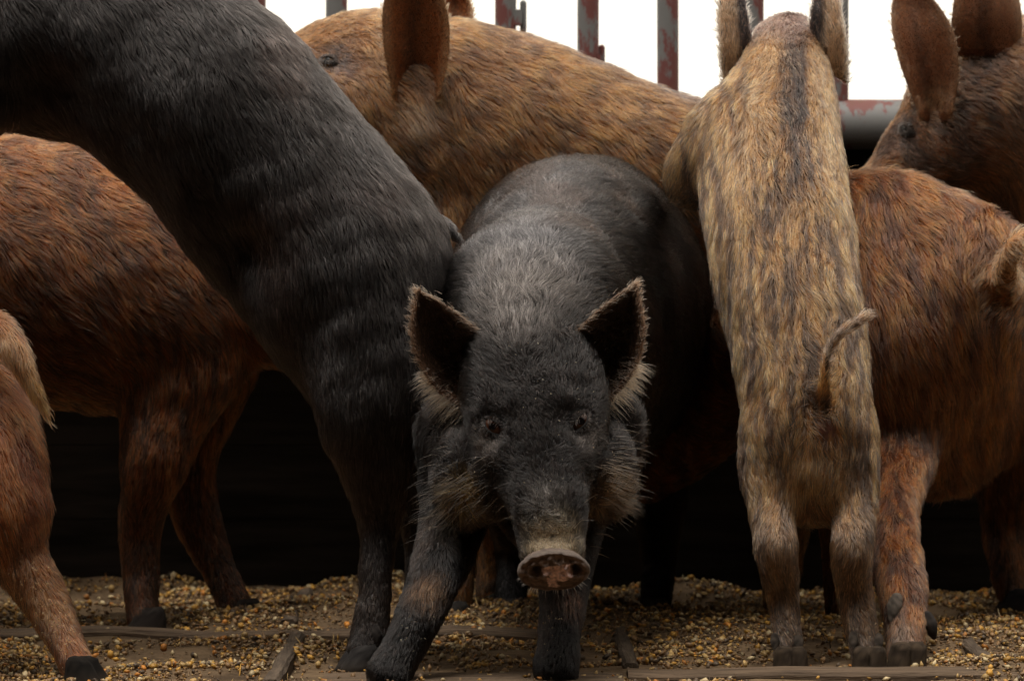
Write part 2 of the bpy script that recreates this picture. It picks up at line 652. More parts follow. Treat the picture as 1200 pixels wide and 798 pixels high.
        for i in range(nr_):
            for j in range(ns):
                k = (j + 1) % ns
                F.append((i * ns + j, (i + 1) * ns + j, (i + 1) * ns + k, i * ns + k))
        e = mesh("eye", V, F, EYE, s.root, s.origin, True, C)
        V, F = [], []
        ns = 36
        prof = [(0.0, -0.10), (0.0, 0.02), (0.05, 0.07), (0.12, 0.09), (0.22, 0.06), (0.34, 0.02), (0.5, -0.04), (0.75, -0.2), (1.1, -0.5)]
        for q, hgt in prof:
            for j in range(ns):
                th = j / ns * 2 * math.pi
                # almond opening
                cx, cy = a * math.cos(th), b * math.sin(th) * (1 - 0.35 * abs(math.cos(th)) ** 3)
                m = math.hypot(cx, cy)
                k = (m + q) / m
                x, y = cx * k, cy * k
                rho = math.hypot(x, y)
                z = math.sqrt(max(1 - rho * rho, 0)) if rho < 0.85 else max(math.sqrt(1 - 0.7225) - (rho - 0.85) * 0.75, -0.6)
                V.append(ctr + r * (u * x + v * y + n * (z + hgt + 0.03)))
        for i in range(len(prof) - 1):
            for j in range(ns):
                k = (j + 1) % ns
                F.append((i * ns + j, i * ns + k, (i + 1) * ns + k, (i + 1) * ns + j))
        C = np.tile(np.array(lid), (len(V), 1))
        C *= (0.8 + 0.3 * N1(np.array(V), 90))[:, None]
        C[:ns * 3] *= 0.35
        mesh("eyelid", V, F, SKIN, e, (0, 0, 0), True, np.clip(C, 0, 1)).location = Vector(-s.origin)
        # short hair and lashes on the lids
        LV = np.array(V)
        rr_, dd_, ll_, cc_ = [], [], [], []
        for _ in range(1500):
            i = random.randrange(ns * 3, ns * 9)
            q = LV[i] + RNG.normal(size=3) * r * 0.03
            rd = q - ctr
            rd = rd - n * np.dot(rd, n)
            rr_.append(q)
            dd_.append(nrm(rd) * 0.95 + n * 0.15 + RNG.normal(size=3) * 0.15)
            ll_.append(random.uniform(0.002, 0.0055))
            cc_.append(np.array(lid) * random.uniform(0.2, 1.1))
        for _ in range(16):
            j = random.randrange(2, ns // 2 - 2)
            q = LV[ns * 2 + j]
            rr_.append(q)
            dd_.append(n * 0.7 + v * 0.2 + np.array([0, 0, -0.5]) + RNG.normal(size=3) * 0.2)
            ll_.append(random.uniform(0.006, 0.011))
            cc_.append(np.array((0.03, 0.02, 0.015)) * random.uniform(0.3, 1.5))
        s.strands("eye_lash", rr_, dd_, np.array(ll_), 0.00035, np.array(cc_))
        s.bald.append((c, r * 0.92))
        s.lens.append((c, r * 2.4, 0.005))
        return c, n

    def toe(s, c, head, length, width, height, col=(0.09, 0.08, 0.075), lean=0.0, name="hoof"):
        """one claw of a hoof; c is the ground point under its middle, head its heading (radians, 0 = +X)"""
        hx = np.array([math.cos(head), math.sin(head), 0])
        hy = np.array([-hx[1], hx[0], 0])
        up = np.array([0, 0, 1.0])
        V, F = [], []
        ns = 18
        prof = [(0.0, 0.92, 0.9), (0.06, 1.0, 1.0), (0.3, 0.98, 0.92), (0.6, 0.95, 0.80), (0.85, 0.92, 0.70), (1.0, 0.9, 0.62), (1.15, 0.6, 0.4)]
        for z, wy, lx in prof:
            for j in range(ns):
                th = j / ns * 2 * math.pi
                ex = math.cos(th)
                x = (ex if ex < 0 else ex * 1.25) * length * 0.5 * lx
                y = math.sin(th) * (1 - 0.45 * max(ex, 0) ** 1.5) * width * 0.5 * wy
                V.append(c + hx * (x - z * height * 0.25 - length * 0.1) + hy * (y + lean * z) + up * z * height)
        for i in range(len(prof) - 1):
            for j in range(ns):
                k = (j + 1) % ns
                F.append((i * ns + j, i * ns + k, (i + 1) * ns + k, (i + 1) * ns + j))
        F.append(tuple(range(ns))[::-1])
        F.append(tuple((len(prof) - 1) * ns + j for j in range(ns)))
        V = np.array(V)
        V += nrm(V - V.mean(0)) * (N1(V, 60) * 0.0008)[:, None]
        C = np.array(col) * np.clip(1 + 0.3 * N2(V, 70), 0.4, 1.8)[:, None]
        lo = np.clip(1 - (V[:, 2] - V[:, 2].min()) / 0.02, 0, 1)[:, None]
        C = C * (1 - 0.5 * lo) + np.array((0.10, 0.07, 0.045)) * 0.5 * lo
        return mesh(name, V, F, HORN, s.root, s.origin, True, np.clip(C, 0, 1))

    def foot(s, px, d, head, sc=1.0, col=(0.09, 0.08, 0.075), spread=0.021, z=0.0):
        x = (px - 600) / FPX * d
        c = np.array([x, d, z])
        hy = np.array([-math.sin(head), math.cos(head), 0])
        for q in (-1, 1):
            s.toe(c + hy * q * spread * 0.5 * sc * 1.1, head + q * 0.10, 0.056 * sc, 0.031 * sc, 0.034 * sc, col)

    def dewclaw(s, px, py, d, r, col=(0.11, 0.10, 0.09), dirn=(0, -0.35, -0.9)):
        c = P(px, py, d)
        dn = nrm(np.array(dirn, float))
        ref = np.array([1.0, 0, 0])
        V, F = loft([(c - dn * r * 1.2, r * 0.7, r * 0.75), (c - dn * r * 0.3, r * 0.85, r * 0.95), (c + dn * r * 0.8, r * 0.6, r * 0.7), (c + dn * r * 1.6, r * 0.2, r * 0.3)], ref, 14, 3)
        C = np.array(col) * np.clip(1 + 0.3 * N2(V, 80), 0.4, 1.8)[:, None]
        mesh("dewclaw", V, F, HORN, s.root, s.origin, True, np.clip(C, 0, 1))

def mixc(a, b, t):
    t = np.clip(t, 0, 1)[:, None]
    return np.array(a) * (1 - t) + np.array(b) * t

def sstep(x, a, b):
    t = np.clip((x - a) / (b - a), 0, 1)
    return t * t * (3 - 2 * t)

def scr(X):
    """picture position of points (only used to place pigment patches on the animals)"""
    return 600 + X[:, 0] / X[:, 1] * FPX, HOR - (X[:, 2] - CAMZ) / X[:, 1] * FPX

GROUND_Z = 0.0
X_, Y_, Z_ = (1, 0, 0), (0, 1, 0), (0, 0, 1)

# ================================================================== A: black pig facing the camera
def pig_front():
    p = Pig((P(650, 400, 6.5)[0], 6.5, 0), "black pig standing in front and facing us, pink patch on its snout",
            black=True, voxel=0.0045, grav=0.55, seed=1, noise_amp=0.002)
    p.chain("torso", [(632, 440, 6.25, 60, 62), (636, 425, 6.34, 118, 98), (648, 408, 6.5, 155, 122), (663, 385, 6.75, 185, 142),
                      (677, 368, 7.0, 186, 154), (688, 358, 7.2, 150, 130), (693, 352, 7.32, 80, 76)], X_, (0.024, 0.026))
    p.chain("head", [(648, 652, 5.975, 22, 38), (647, 636, 5.99, 33, 39), (644, 600, 6.01, 44, 46), (638, 560, 6.045, 52, 58), (634, 530, 6.07, 56, 72),
                     (630, 495, 6.095, 58, 82), (624, 450, 6.135, 60, 84), (618, 405, 6.19, 60, 70), (622, 380, 6.26, 66, 74)], X_, (0.006, 0.024))
    p.chain("torso", [(618, 400, 6.235, 84, 92), (622, 368, 6.34, 108, 108), (636, 372, 6.48, 128, 118), (650, 385, 6.6, 150, 120)], X_, (0.024, 0.026))
    p.chain("jaw", [(650, 660, 6.01, 20, 26), (644, 630, 6.08, 34, 38), (634, 580, 6.16, 44, 62), (626, 530, 6.22, 60, 85)], X_, (0.012, 0.03))
    p.blob(550, 556, 6.15, 48, 55, 58)
    p.blob(528, 512, 6.22, 40, 50, 62)
    p.blob(722, 508, 6.22, 36, 50, 60)
    p.blob(580, 560, 6.105, 34, 42, 46)
    p.blob(692, 556, 6.105, 30, 42, 46)
    p.blob(705, 550, 6.15, 40, 55, 56)
    p.blob(582, 474, 6.085, 24, 22, 15)     # brows
    p.blob(676, 470, 6.085, 24, 22, 15)
    p.chain("leg", [(552, 540, 6.30, 62, 60), (534, 600, 6.22, 44, 48), (512, 672, 6.13, 35, 36), (491, 722, 6.09, 31, 30),
                    (472, 760, 6.07, 28, 27), (455, 790, 6.05, 30, 27)], Y_, (0.022, 0.010))
    p.chain("leg", [(668, 560, 6.30, 55, 55), (664, 640, 6.18, 38, 42), (660, 700, 6.12, 31, 33), (655, 745, 6.09, 27, 29),
                    (652, 785, 6.07, 31, 30)], Y_, (0.022, 0.010))
    p.chain("hindleg", [(610, 470, 7.1, 70, 70), (600, 570, 7.12, 42, 45), (602, 640, 7.22, 26, 28), (598, 712, 7.16, 22, 22)], Y_, (0.02, 0.01))
    p.chain("hindleg", [(755, 470, 7.1, 70, 70), (770, 570, 7.12, 42, 45), (772, 640, 7.22, 26, 28), (768, 712, 7.16, 22, 22)], Y_, (0.02, 0.01))
    # ears: inner edge then outer edge, base to tip
    p.ear([(604, 446, 6.13), (588, 410, 6.14), (552, 380, 6.14), (518, 355, 6.13), (491, 341, 6.12)],
          [(552, 482, 6.16), (514, 462, 6.15), (490, 425, 6.13), (481, 385, 6.12), (490, 343, 6.12)], (0.0, 0.050, -0.008), tag='L', thick=0.006)
    p.ear([(644, 440, 6.13), (658, 404, 6.14), (690, 374, 6.14), (718, 350, 6.13), (744, 333, 6.12)],
          [(700, 478, 6.17), (734, 452, 6.16), (750, 420, 6.14), (755, 380, 6.12), (745, 335, 6.12)], (0.0, 0.050, -0.008), tag='R', thick=0.006)
    p.melt()
    p.dent(((579, 503, 0.026, 0.011), (678, 497, 0.026, 0.011), (590, 560, 0.022, 0.006), (688, 556, 0.020, 0.006), (628, 520, 0.03, -0.003), (600, 470, 0.018, -0.003), (660, 466, 0.018, -0.003)))
    le, _ = p.eye(579, 500, 0.0200, -38, a=0.80, b=0.34, iris=(0.035, 0.012, 0.006), lid=(0.013, 0.009, 0.0075), out=0.38)
    re_, _ = p.eye(679, 494, 0.0195, 48, a=0.78, b=0.31, iris=(0.03, 0.011, 0.006), lid=(0.013, 0.009, 0.0075), out=0.42)
    def spot(px, py, r, c, w_):
        h, n = p.hit(px, py)
        p.spots.append((h, r, c, w_))
        return h
    for q_, r_, w_ in (((600, 345), 0.055, 0.8), ((575, 310), 0.04, 0.6), ((640, 320), 0.05, 0.6), ((612, 385), 0.03, 0.6)):
        spot(*q_, r_, (0.078, 0.066, 0.060), w_)
    spot(571, 522, 0.020, (0.075, 0.060, 0.052), 0.8)
    spot(690, 514, 0.018, (0.075, 0.060, 0.052), 0.8)
    h = spot(646, 628, 0.024, (0.42, 0.33, 0.22), 0.95)
    spot(640, 640, 0.022, (0.38, 0.29, 0.19), 0.9)
    spot(660, 640, 0.022, (0.38, 0.29, 0.19), 0.9)
    spot(640, 585, 0.022, (0.09, 0.078, 0.07), 0.7)
    spot(555, 600, 0.035, (0.13, 0.08, 0.04), 0.7)
    spot(600, 640, 0.022, (0.11, 0.075, 0.045), 0.6)
    spot(712, 585, 0.032, (0.12, 0.07, 0.035), 0.7)
    spot(545, 580, 0.02, (0.25, 0.15, 0.04), 0.5)
    spot(505, 690, 0.022, (0.14, 0.07, 0.035), 0.8)
    spot(670, 700, 0.022, (0.10, 0.05, 0.03), 0.6)
    for q in ((574, 524), (690, 514)):
        hh, _ = p.hit(*q)
        p.lens.append((hh, 0.018, 0.004))
    for q, r_, L in (((540, 585), 0.035, 0.036), ((718, 585), 0.03, 0.036), ((646, 640), 0.03, 0.0035), ((560, 620), 0.03, 0.03), ((690, 620), 0.02, 0.02)):
        hh, _ = p.hit(*q)
        p.lens.append((hh, r_, L))
    def colour(V, N_, W):
        px, py = scr(V)
        c = np.tile(np.array((0.0055, 0.0042, 0.0038)), (len(V), 1))
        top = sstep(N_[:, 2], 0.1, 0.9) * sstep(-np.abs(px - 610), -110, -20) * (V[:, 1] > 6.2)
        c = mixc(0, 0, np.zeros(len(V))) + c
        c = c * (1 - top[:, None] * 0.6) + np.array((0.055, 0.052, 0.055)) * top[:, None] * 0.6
        br = sstep(N3(V, 5.0), 0.2, 1.4) * 0.5 * (1 - np.clip(W['head'], 0, 1))
        c = c * (1 - br[:, None]) + np.array((0.025, 0.015, 0.011)) * br[:, None]
        return c
    def ear_col(V, u, v, side, tag):
        c = np.tile(np.array((0.040, 0.024, 0.016)), (len(V), 1))
        rim = np.maximum(sstep(np.abs(u - 0.5), 0.38, 0.48), sstep(v, 0.93, 1.0))
        c = c * (1 - rim[:, None]) + np.array((0.10, 0.055, 0.035)) * rim[:, None]
        tuft = np.exp(-((u - 0.75) / 0.3) ** 2 - (v / 0.25) ** 2) * 0.8
        c = c * (1 - tuft[:, None]) + np.array((0.12, 0.065, 0.038)) * tuft[:, None]
        return c
    def eh(root, nn, hc, rng):
        px, py = scr(root)
        g = rng.random(len(root)) < 0.03
        hc[g] = hc[g] * 2.0 + np.array((0.03, 0.02, 0.016))
        return hc
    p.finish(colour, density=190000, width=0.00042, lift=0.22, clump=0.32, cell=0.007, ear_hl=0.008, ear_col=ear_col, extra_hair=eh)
    p.crumbs(((545, 580, 26), (720, 585, 16), (640, 560, 60), (650, 730, 14), (480, 740, 20), (620, 420, 60)), 26, (0.42, 0.30, 0.14))
    # pale fringe at the lower outer edge of each ear
    rt, dr, Ls, cs = [], [], [], []
    for e, sx in ((p.extra[0], -1), (p.extra[1], 1)):
        m = (e['u'] > 0.80) & (e['side'] == 0) & (e['v'] < 0.45)
        ids = np.where(m)[0]
        for _ in range(560):
            i = random.choice(ids)
            v = e['v'][i]
            rt.append(e['V'][i] + RNG.normal(size=3) * 0.005)
            dr.append(np.array([sx * (0.75 + 0.2 * v), -0.2, -0.55 + 0.9 * v]) + RNG.normal(size=3) * 0.17)
            Ls.append(random.uniform(0.016, 0.040) * (1.05 - 0.9 * v))
            k = random.uniform(0.5, 1.3)
            cs.append(np.array((0.20, 0.125, 0.072)) * k)
        m = (e['u'] > 0.93) & (e['v'] >= 0.35) & (e['side'] == 0)
        ids = np.where(m)[0]
        for _ in range(500):
            i = random.choice(ids)
            rt.append(e['V'][i] + RNG.normal(size=3) * 0.003)
            dr.append(np.array([sx * 0.5, -0.1, 0.8]) + RNG.normal(size=3) * 0.3)
            Ls.append(random.uniform(0.006, 0.013))
            cs.append(np.array((0.13, 0.07, 0.042)) * random.uniform(0.5, 1.2))
        m = (e['u'] < 0.10) & (e['v'] > 0.1) & (e['side'] == 0)
        ids = np.where(m)[0]
        for _ in range(420):
            i = random.choice(ids)
            rt.append(e['V'][i] + RNG.normal(size=3) * 0.003)
            dr.append(np.array([sx * 0.6, -0.2, 0.5]) + RNG.normal(size=3) * 0.25)
            Ls.append(random.uniform(0.008, 0.018))
            cs.append(np.array((0.15, 0.085, 0.05)) * random.uniform(0.4, 1.2))
        # loose hairs inside the ear
        m = (e['u'] > 0.3) & (e['u'] < 0.8) & (e['v'] < 0.6) & (e['side'] == 0)
        ids = np.where(m)[0]
        for _ in range(260):
            i = random.choice(ids)
            rt.append(e['V'][i] + RNG.normal(size=3) * 0.004)
            dr.append(np.array([sx * 0.4, -0.5, 0.3]) + RNG.normal(size=3) * 0.4)
            Ls.append(random.uniform(0.01, 0.028))
            cs.append(np.array((0.09, 0.05, 0.025)) * random.uniform(0.5, 1.4))
    p.strands("ear_fringe", rt, dr, np.array(Ls), 0.0004, np.array(cs), bend=(0, 0, -0.25))
    # ruffs of longer brown hair on both jowls
    rt, dr, Ls, cs = [], [], [], []
    for _ in range(1050):
        sx = random.choice((-1, 1))
        px = random.gauss(535, 22) if sx < 0 else random.gauss(722, 12)
        py = random.gauss(592, 26) if sx < 0 else random.gauss(585, 34)
        loc, n, i, d = p.bvh.ray_cast(Vector((0, 0, CAMZ)), (Vector(P(px, py, 1)) - Vector((0, 0, CAMZ))).normalized())
        if loc is None or loc.y > 6.35:
            continue
        n = np.array(n)
        rt.append(np.array(loc))
        dr.append(n * 0.4 + np.array([sx * 0.9, 0.3, -0.42 if sx < 0 else -0.1]) + RNG.normal(size=3) * 0.18)
        Ls.append(random.uniform(0.012, 0.036))
        k = random.uniform(0.3, 1.2)
        cs.append(np.array((0.085, 0.047, 0.022)) * k if random.random() < 0.55 else np.array((0.02, 0.015, 0.012)))
    p.strands("jowl_ruff", rt, dr, np.array(Ls), 0.0004, np.array(cs), bend=(0, 0, -0.2))
    # whiskers
    rt, dr, Ls = [], [], []
    for px, py, dx, dz in ((680, 610, 1, 0.25), (672, 620, 0.5, 0.7), (694, 626, 1, 0.2), (596, 628, -1, 0.25), (690, 640, 1, 0.1),
                           (604, 640, -1, 0.0), (560, 625, -1, 0.3), (684, 590, 0.8, 0.8), (608, 610, -0.9, 0.4)):
        h, n = p.hit(px, py)
        rt.append(h); dr.append(np.array([dx, -0.5, dz])); Ls.append(random.uniform(0.02, 0.035))
    for k in range(46):
        a = random.uniform(math.pi * 1.08, math.pi * 1.92)
        rt.append(P(649 + 38 * math.cos(a), 669 - 22 * math.sin(a), 5.945)); dr.append(np.array([math.cos(a), -0.25, math.sin(a)]) + RNG.normal(size=3) * 0.2)
        Ls.append(random.uniform(0.004, 0.011))
    p.strands("whiskers", rt, dr, np.array(Ls), 0.00032, np.tile(np.array((0.5, 0.42, 0.34)), (len(rt), 1)))
    # snout disc: raised rim, two nostrils, pink patch
    ax = nrm(P(649, 672, 5.925) - P(640, 600, 6.03) + np.array([0, -0.075, 0.0]))
    ux = nrm(np.array([1.0, 0.05, 0.03]) - ax * np.dot(ax, (1.0, 0.05, 0.03)))
    vx = np.cross(ux, ax)
    if vx[2] < 0:
        vx = -vx
    C0 = P(649, 668, 5.925)
    k = 5.93 / FPX
    V, F, C = [], [], []
    ns, nr_ = 72, 40
    a_, b_ = 41 * k, 27 * k
    for i in range(nr_ + 6):
        if i <= nr_:
            q = i / nr_
        else:
            q = 1.0 - (i - nr_) * 0.03
        for j in range(ns):
            th = j / ns * 2 * math.pi
            x, y = q * math.cos(th), q * math.sin(th)
            if i > nr_:
                h = -0.004 * (i - nr_)
            else:
                h = 0.0025 * math.exp(-((q - 0.93) / 0.06) ** 2) + 0.003 * (1 - q * q) - 0.0035 * (q > 0.97) * (q - 0.97) / 0.03
                for sx in (-0.46, 0.60):
                    g = math.exp(-(((x - sx) / 0.15) ** 2 + ((y - 0.04) / 0.20) ** 2) ** 1.6)
                    h -= 0.010 * g
                    h += 0.0025 * math.exp(-((math.hypot((x - sx) / 0.20, (y - 0.02) / 0.26) - 1.35) / 0.3) ** 2)
                h -= 0.0035 * math.exp(-(x / 0.07) ** 2) * (y < 0) * min(1, -y * 2)
            shape = 1 + 0.05 * math.cos(2 * th) - 0.06 * math.sin(th)
            V.append(C0 + ux * x * a_ * shape + vx * y * b_ * shape + ax * h)
            base = np.array((0.16, 0.105, 0.078))
            rim = math.exp(-((q - 1.0) / 0.07) ** 2) if i <= nr_ else 1 - 0.1 * (i - nr_)
            c = base * (1 - rim) + np.array((0.12, 0.092, 0.075)) * rim
            wob = 0.10 * math.sin(7 * x + 3 * y) + 0.05 * math.sin(15 * y + 6 * x)
            pk = (x > -0.22 + wob) and (x < 0.50 + wob * 0.5) and (y < 0.30 + 0.1 * x) and (y > -0.28 + 0.6 * min(0, x) * -1 - (0.55 if -0.02 + wob < x - 0.2 * y < 0.34 + wob else 0))
            if pk and q < 0.9:
                c = c * 0.15 + np.array((0.86, 0.58, 0.52)) * 0.85
            if i <= nr_:
                g = max(math.exp(-(((x - sx) / 0.13) ** 2 + ((y - 0.02) / 0.18) ** 2) ** 2) for sx in (-0.46, 0.62))
                c = c * (1 - 0.92 * g) + np.array((0.01, 0.006, 0.005)) * 0.92 * g
            C.append(c)
    nrr = nr_ + 6
    for i in range(nrr - 1):
        for j in range(ns):
            kk = (j + 1) % ns
            F.append((i * ns + j, (i + 1) * ns + j, (i + 1) * ns + kk, i * ns + kk))
    V = np.array(V)
    V += ax * (N1(V, 160) * 0.0007 + N2(V, 70) * 0.0009)[:, None]
    C = np.array(C) * np.clip(1 + 0.22 * N2(V, 150) + 0.08 * N3(V, 60), 0.4, 1.6)[:, None]
    o = mesh("snout", V, F, SNOUT, p.root, p.origin, True, np.clip(C, 0, 1))
    o['label'] = "brown snout disc with a pink patch by the nostril"
    p.foot(449, 6.055, R(-110), 0.95, (0.018, 0.016, 0.015))
    p.foot(651, 6.07, R(-92), 1.0, (0.03, 0.024, 0.02))
    p.foot(598, 7.13, R(-90), 1.0)
    p.foot(768, 7.13, R(-90), 1.0)
    return p

# ================================================================== B: big black pig climbing, left
def pig_climber():
    p = Pig((P(420, 400, 6.35)[0], 6.35, 0), "big black pig on the left reared up on its hind legs with arching back",
            black=True, voxel=0.0065, grav=1.15, seed=2, noise_amp=0.004)
    p.chain("torso", [(-330, 60, 6.5, 70, 60), (-230, 20, 6.48, 105, 90), (-110, 5, 6.45, 140, 105), (30, 12, 6.42, 142, 112), (150, 50, 6.4, 130, 116),
                      (240, 122, 6.38, 130, 118), (320, 210, 6.38, 128, 118), (392, 302, 6.38, 130, 112), (417, 352, 6.38, 122, 104), (440, 420, 6.38, 96, 88), (446, 480, 6.37, 72, 70), (446, 510, 6.37, 55, 55)], Y_, (0.022, 0.026))
    p.chain("leg", [(430, 330, 6.33, 90, 60), (436, 430, 6.30, 84, 62), (434, 500, 6.28, 62, 52), (440, 560, 6.30, 44, 38), (444, 610, 6.32, 31, 29),
                    (441, 660, 6.31, 26, 25), (436, 712, 6.30, 23, 23), (430, 748, 6.29, 26, 24), (424, 768, 6.28, 24, 22)], Y_, (0.02, 0.010))
    p.chain("leg", [(455, 400, 6.45, 80, 50), (475, 500, 6.5, 55, 45), (490, 580, 6.55, 36, 32), (495, 640, 6.58, 26, 25), (488, 700, 6.56, 23, 23),
                    (478, 742, 6.54, 24, 22)], Y_, (0.02, 0.010))
    p.chain("foreleg", [(10, 45, 6.33, 76, 45), (-50, 120, 6.36, 60, 40), (-130, 150, 6.45, 36, 32), (-210, 140, 6.6, 26, 25), (-260, 120, 6.7, 24, 22)], Y_, (0.02, 0.012))
    p.chain("head", [(-520, 190, 6.5, 30, 32), (-470, 150, 6.5, 48, 45), (-400, 100, 6.5, 66, 60), (-330, 60, 6.5, 78, 66)], Y_, (0.006, 0.03))
    p.chain("tail", [(498, 262, 6.42, 13, 13), (515, 262, 6.45, 7, 7), (528, 270, 6.46, 5, 5), (540, 282, 6.46, 3, 3)], Y_, (0.012, 0.010))
    p.ear([(-330, 10, 6.4), (-320, -60, 6.4), (-310, -110, 6.4)], [(-270, 20, 6.4), (-262, -60, 6.4), (-308, -112, 6.4)], (0, 0.04, 0), tag='L')
    p.melt()
    for cx_, cy_, rr_, dp_ in ((285, 300, 0.055, 0.032), (60, 105, 0.06, 0.022), (335, 395, 0.05, -0.006), (410, 330, 0.09, -0.022), (190, 90, 0.11, -0.014), (455, 520, 0.04, 0.010), (300, 150, 0.07, 0.008)):
        h0, n0 = p.hit(cx_, cy_)
        g0 = np.exp(-(np.linalg.norm(p.V - h0, axis=1) / rr_) ** 2)
        p.V -= p.N * (g0 * dp_)[:, None]
    h, n = p.hit(520, 266)
    p.spots.append((P(522, 267, 6.45), 0.020, (0.16, 0.14, 0.14), 0.9))
    h, n = p.hit(440, 700)
    p.spots.append((h, 0.06, (0.032, 0.02, 0.014), 0.5))
    def colour(V, N_, W):
        c = np.tile(np.array((0.018, 0.0148, 0.0138)), (len(V), 1))
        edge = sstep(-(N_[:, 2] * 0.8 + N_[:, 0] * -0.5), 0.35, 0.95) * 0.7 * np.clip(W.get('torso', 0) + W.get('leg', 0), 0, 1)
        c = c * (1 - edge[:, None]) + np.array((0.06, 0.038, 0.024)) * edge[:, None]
        br = sstep(N3(V, 4.0), 0.3, 1.5) * 0.4
        return c * (1 - br[:, None]) + np.array((0.035, 0.022, 0.018)) * br[:, None]
    def ear_col(V, u, v, side, tag):
        return np.tile(np.array((0.02, 0.015, 0.012)), (len(V), 1))
    def eh(root, nn, hc, rng):
        g = rng.random(len(root)) < 0.02
        hc[g] = hc[g] * 2 + np.array((0.04, 0.028, 0.024))
        return hc
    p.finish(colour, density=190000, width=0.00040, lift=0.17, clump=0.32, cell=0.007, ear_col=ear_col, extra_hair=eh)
    p.foot(416, 6.27, R(195), 1.0, (0.05, 0.045, 0.043))
    p.dewclaw(441, 744, 6.268, 0.0085, (0.06, 0.05, 0.046), (0.1, -0.1, -1))
    p.dewclaw(418, 738, 6.30, 0.008, (0.08, 0.07, 0.065))
    p.foot(468, 6.53, R(195), 1.0, (0.08, 0.075, 0.07))
    return p

# ------------------------------------------------------------------ pigment of the red and brindled pigs
def brindle(V, lo, hi, f, k=0.0, w_=0.9, seed=0.0, third=None):
    n = N1(V + seed, f) * 0.7 + N2(V + seed, np.asarray(f) * 2.1) * 0.5
    c = mixc(lo, hi, sstep(n, k - w_, k + w_))
    if third is not None:
        m = sstep(N3(V + seed, np.asarray(f) * 0.5), 0.6, 1.6)[:, None]
        c = c * (1 - m) + np.array(third) * m
    return c

def red_ear(inner=(0.14, 0.045, 0.018), rim=(0.36, 0.20, 0.10)):
    def f(V, u, v, side, tag):
        c = np.tile(np.array(inner), (len(V), 1)) * 1.35
        deep = (np.exp(-((u - 0.48 + 0.08 * np.sin(v * 5)) / 0.13) ** 2) * (1 - 0.6 * v))[:, None]
        c = c * (1 - deep * 0.75) + np.array((0.030, 0.012, 0.007)) * deep * 0.75
        vein = (sstep(np.sin(u * 21 + v * 4), 0.75, 1.0) * 0.35)[:, None]
        c = c * (1 - vein) + np.array((0.20, 0.09, 0.045)) * vein
        r_ = np.maximum(sstep(np.abs(u - 0.5), 0.33, 0.48), sstep(v, 0.92, 1.0))[:, None]
        return c * (1 - r_) + np.array(rim) * r_
    return f

def speckle(dark=(0.03, 0.018, 0.012), q=0.16, light=(0.30, 0.17, 0.08), ql=0.06):
    def f(root, nn, hc, rng):
        a = rng.random(len(root))
        g = a < q
        hc[g] = np.array(dark) * rng.uniform(0.5, 1.5, (g.sum(), 1))
        g = a > 1 - ql
        hc[g] = np.array(light) * rng.uniform(0.6, 1.3, (g.sum(), 1))
        return hc
    return f

# ================================================================== C: brindled red-brown pig behind the climber
def pig_brown_left():
    p = Pig((P(100, 400, 6.98)[0], 6.98, 0), "dark brindled red-brown pig standing in shade under the arched belly of the black pig",
            voxel=0.007, grav=0.9, seed=3, noise_amp=0.004)
    p.chain("torso", [(-560, 330, 6.95, 105, 90), (-430, 315, 6.95, 150, 115), (-300, 310, 6.97, 160, 125), (-150, 310, 6.98, 162, 130), (0, 314, 6.98, 160, 132),
                      (110, 322, 6.98, 158, 130), (210, 335, 6.98, 140, 120), (285, 355, 6.98, 100, 95), (325, 375, 6.98, 58, 60)], Y_, (0.028, 0.028))
    p.chain("leg", [(240, 350, 6.97, 76, 60), (218, 420, 6.93, 72, 60), (194, 490, 6.92, 56, 50), (176, 555, 6.90, 40, 38), (166, 615, 6.93, 30, 28), (164, 670, 6.93, 25, 25),
                    (166, 722, 6.92, 25, 25)], Y_, (0.022, 0.010))
    p.chain("leg", [(255, 380, 7.08, 70, 50), (232, 470, 7.12, 55, 48), (220, 550, 7.14, 38, 35), (236, 620, 7.14, 32, 30), (258, 675, 7.13, 25, 25),
                    (276, 715, 7.11, 24, 24)], Y_, (0.022, 0.010))
    p.chain("foreleg", [(-420, 400, 6.9, 70, 60), (-420, 520, 6.9, 42, 40), (-420, 620, 6.92, 28, 28), (-418, 722, 6.92, 24, 24)], Y_, (0.02, 0.01))
    p.chain("foreleg", [(-380, 400, 7.08, 70, 60), (-380, 520, 7.08, 42, 40), (-380, 620, 7.1, 28, 28), (-380, 708, 7.1, 24, 24)], Y_, (0.02, 0.01))
    p.chain("head", [(-790, 430, 6.95, 32, 34), (-730, 400, 6.95, 50, 46), (-650, 360, 6.95, 78, 70), (-560, 330, 6.95, 100, 85)], Y_, (0.008, 0.03))
    p.ear([(-620, 290, 6.9), (-640, 230, 6.88), (-655, 180, 6.88)], [(-565, 300, 6.9), (-580, 220, 6.88), (-653, 178, 6.88)], (0, 0.04, 0), tag='L')
    p.melt()
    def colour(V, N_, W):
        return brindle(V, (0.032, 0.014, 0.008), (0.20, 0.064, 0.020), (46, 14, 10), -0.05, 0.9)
    p.spots.append((P(170, 660, 6.92), 0.13, (0.045, 0.022, 0.013), 0.85))  # shade around the near hind leg put into the coat colour
    p.spots.append((P(262, 670, 7.12), 0.13, (0.045, 0.022, 0.013), 0.85))  # same painted shade on the far hind leg
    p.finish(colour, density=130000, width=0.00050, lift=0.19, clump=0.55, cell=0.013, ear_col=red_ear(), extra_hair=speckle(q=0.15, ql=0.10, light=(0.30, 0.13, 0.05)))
    p.foot(168, 6.91, R(180), 1.1, (0.05, 0.04, 0.035))
    p.foot(282, 7.10, R(180), 1.05, (0.05, 0.04, 0.035))
    p.foot(-424, 6.92, R(180), 1.0)
    p.foot(-384, 7.1, R(180), 1.0)
    return p

